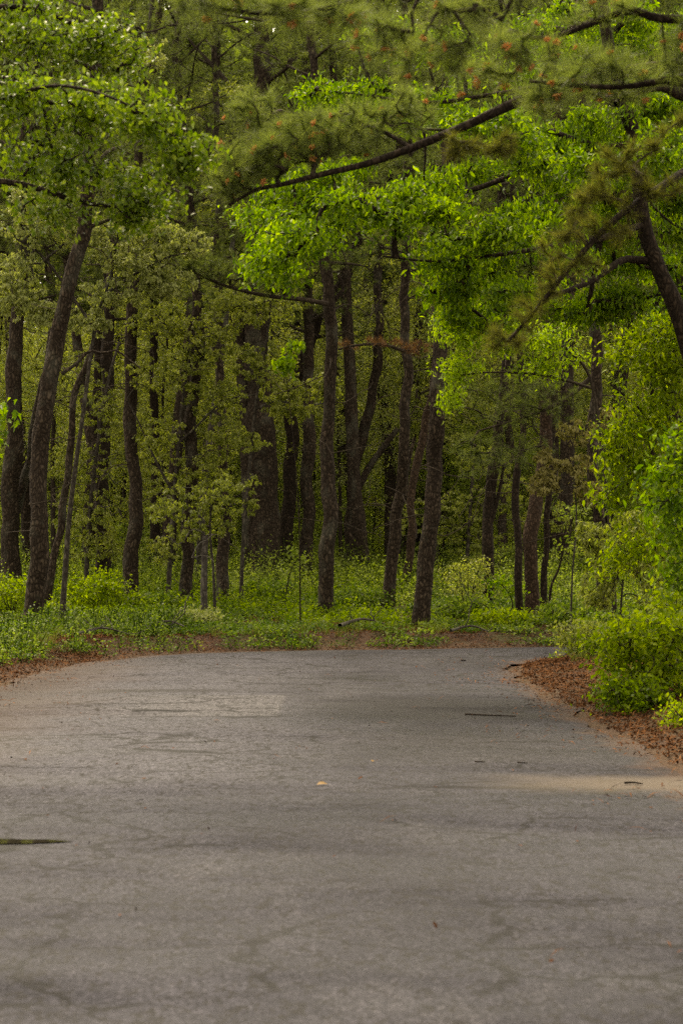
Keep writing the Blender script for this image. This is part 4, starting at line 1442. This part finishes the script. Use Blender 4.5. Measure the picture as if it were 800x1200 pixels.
# grass on the verges
def grass(name, pts, h, n, seed, tint):
    r = np.random.default_rng(seed)
    N = len(pts)
    b = np.repeat(pts, n, 0) + np.column_stack([r.normal(0, .05, (N * n, 2)), np.zeros(N * n)])
    L = h * r.uniform(.5, 1.3, N * n)
    le = r.normal(0, .45, (N * n, 2))
    s = unit(np.column_stack([r.normal(0, 1, (N * n, 2)), np.zeros(N * n)])) * .004
    m = b + np.column_stack([le * L[:, None] * .3, L * .6])
    t = b + np.column_stack([le * L[:, None], L])
    V = np.stack([b - s, b + s, m + s * .8, m - s * .8, t], 1).reshape(-1, 3)
    k = np.arange(N * n) * 5
    tn = np.clip(tint + r.normal(0, .22, N * n), 0, 1)
    acc = Acc()
    acc.add(V, np.stack([k, k + 1, k + 2, k + 3], -1), tn)
    acc.f[3].append(np.stack([k + 3, k + 2, k + 4], -1))
    acc.t[3].append(tn.astype(np.float32))
    return tag(link(name, acc.mesh(name, M['grass'], smooth=False)), kind="stuff")


g1, _ = rand_ground(4200, -6.5, -2.2, 24, 41, .6, 5, 41, 1.1, .2)
g2, _ = rand_ground(900, 2.6, 5.5, 25, 36, .7, 4, 42, .8, .1)
g3, _ = rand_ground(700, -4, 6, 37, 44, .7, 5, 43, .6, .2)
grass("grass", np.vstack([g1, g2, g3]), .15, 12, 44, .55)


def litter(name, pts, size, seed, tint, flat=.35):
    r = np.random.default_rng(seed)
    N = len(pts)
    ax = np.column_stack([r.normal(0, 1, (N, 2)), r.normal(0, flat, N)])
    up = r.normal(0, flat, (N, 3)) + np.array([0, 0, 1])
    acc = Acc()
    scatter(acc, OVAL[0], OVAL[1], pts + np.column_stack([np.zeros((N, 2)), r.uniform(.005, .03, N)]), frames(ax, up), size * r.uniform(.5, 1.3, N), np.clip(r.normal(tint, .28, N), 0, 1))
    return tag(link(name, acc.mesh(name, M['litter'])), kind="stuff")


l1, d1 = rand_ground(70000, 2.0, 7, 16, 37, .02, 4, 51)
l2, d2 = rand_ground(70000, -7, 6, 33, 46, .0, 6, 52, .8, -.85)
l3, d3 = rand_ground(26000, -6.5, -3.4, 22, 37, .02, 2.5, 53)
litter("leaf_litter", np.vstack([l1, l2, l3, rand_ground(40000, -9, 9, 44, 60, 1, 40, 58)[0]]), .034, 54, .38, .6)
# a thin scatter of needles and crumbs on the tarmac edges
r = np.random.default_rng(55)
q = np.stack([r.uniform(-4.2, 3.4, 42000), r.uniform(9, 37.5, 42000)], -1)
dq = -road_d(q)
keep = (dq > .02) & (r.uniform(0, 1, 42000) < np.exp(-dq / np.maximum(.05, .22 + .22 * vnoise(q * .8, 63))) * .9 + .004)
q = q[keep]
qz = np.concatenate([rz[np.argmin((rp[None, :, 0] - c[:, None, 0]) ** 2 + (rp[None, :, 1] - c[:, None, 1]) ** 2, axis=1)] for c in np.array_split(q, 20)])
litter("leaf_litter", np.column_stack([q, qz]), .034, 56, .4, .2)

# fallen pine needles
def straw(name, pts, seed):
    r = np.random.default_rng(seed)
    N = len(pts)
    ax = np.column_stack([r.normal(0, 1, (N, 2)), r.normal(0, .25, N)])
    acc = Acc()
    scatter(acc, SMALL[0] * np.array([.16, 1, 1]), SMALL[1], pts + np.column_stack([r.normal(0, .03, (N, 2)), r.uniform(.01, .05, N)]), frames(ax, r.normal(0, .3, (N, 3)) + np.array([0, 0, 1])), r.uniform(.06, .14, N), np.clip(r.normal(.6, .25, N), 0, 1))
    return tag(link(name, acc.mesh(name, M['litter'])), kind="stuff")


straw("pine_straw", np.vstack([l1[::2], l2[::2], l3[::2], np.column_stack([q, qz])[::2]]), 57)


# things lying on the road
def fallen_leaf(px, py, size, label, rz):
    d = ray(px, py)
    P = np.array([0, 0, EYE]) + d * (EYE - .03) / -d[2]
    P[2] = road_z(P[0], P[1]) + .006
    acc = Acc()
    v, f = OVAL
    scatter(acc, v * np.array([1.4, 1, 1.3]), f, P[None], frames(np.array([[math.cos(rz), math.sin(rz), .25]]), np.array([[0.0, -.3, 1]])), np.array([size]), np.array([.6]))
    o = link("fallen_leaf", acc.mesh("fallen_leaf", M['yellow_leaf'], P), None, [float(c) for c in P])
    tag(o, label, "leaf")


fallen_leaf(371, 921, .075, "larger curled yellow leaf lying near the middle of the road", .2)
fallen_leaf(436, 893, .05, "smaller orange-yellow leaf on the road, farther up than the larger one", 1.2)


def fallen_stick(label, line, w):
    T = []
    for px, py in line:
        d = ray(px, py)
        P = np.array([0, 0, EYE]) + d * (EYE - .03) / -d[2]
        P[2] = road_z(P[0], P[1]) + .014
        T.append(P)
    Q, t = resample(np.array(T), .04)
    acc = Acc()
    bark_tube(acc, Q, w * (1 - .4 * t), 7, rough=.15)
    tag(link("fallen_stick", acc.mesh("fallen_stick", M['dark_bark'], T[0]), None, [float(c) for c in T[0]]), label, "stick")


def fallen_branch(label, line, w, seed):
    T = []
    for px, py, dz in line:
        h = hit(px, py)
        T.append(np.array([h[0], h[1], gz(h[0], h[1]) + dz]))
    Q, t = resample(np.array(T), .08)
    acc = Acc()
    bark_tube(acc, Q, w * (1 - .6 * t), 9, rough=.12, seed=seed)
    rs = np.random.default_rng(seed)
    Tw, R, e, dd = grow(Q[len(Q) // 3:], Q[rs.integers(len(Q) // 3, len(Q), 7)] + rs.normal(0, .22, (7, 3)) + np.array([0, 0, .18]), .006, .15, .05)
    tubes(acc, Tw, R, 5)
    tag(link("fallen_branch", acc.mesh("fallen_branch", M['grey_bark'], T[0]), None, [float(c) for c in T[0]]), label, "branch")


fallen_branch("grey fallen branch lying in the undergrowth right of the foremost middle pine", [(398, 742, .12), (425, 738, .16), (452, 739, .1)], .035, 1)
fallen_branch("thin dead branch lying below the bright shrub mound on the left", [(88, 752, .1), (120, 748, .15), (150, 750, .08)], .025, 2)
fallen_branch("short dead branch on the bank between the large leaning pine and the black crooked pine", [(528, 748, .1), (552, 745, .14), (572, 747, .08)], .025, 3)
fallen_branch("mossy fallen branch under the straight pine, left of the grey snag", [(165, 744, .1), (196, 740, .16), (216, 742, .1)], .03, 4)
fallen_stick("long dark stick lying across the right lane before the bend", [(545, 837), (575, 838), (604, 839)], .009)
fallen_stick("short dark twig on the tarmac below the long stick", [(556, 894), (568, 894.5)], .006)
fallen_stick("small twig right of the short dark twig on the road", [(606, 894.5), (618, 895)], .006)
fallen_stick("broken twig lying on the pale sand drift at the right", [(732, 917), (742, 916), (752, 917.5)], .008)
fallen_stick("tiny dark twig far up the road near the bend", [(540, 774), (546, 774)], .012)

print("verts", sum(len(m.vertices) for m in bpy.data.meshes))
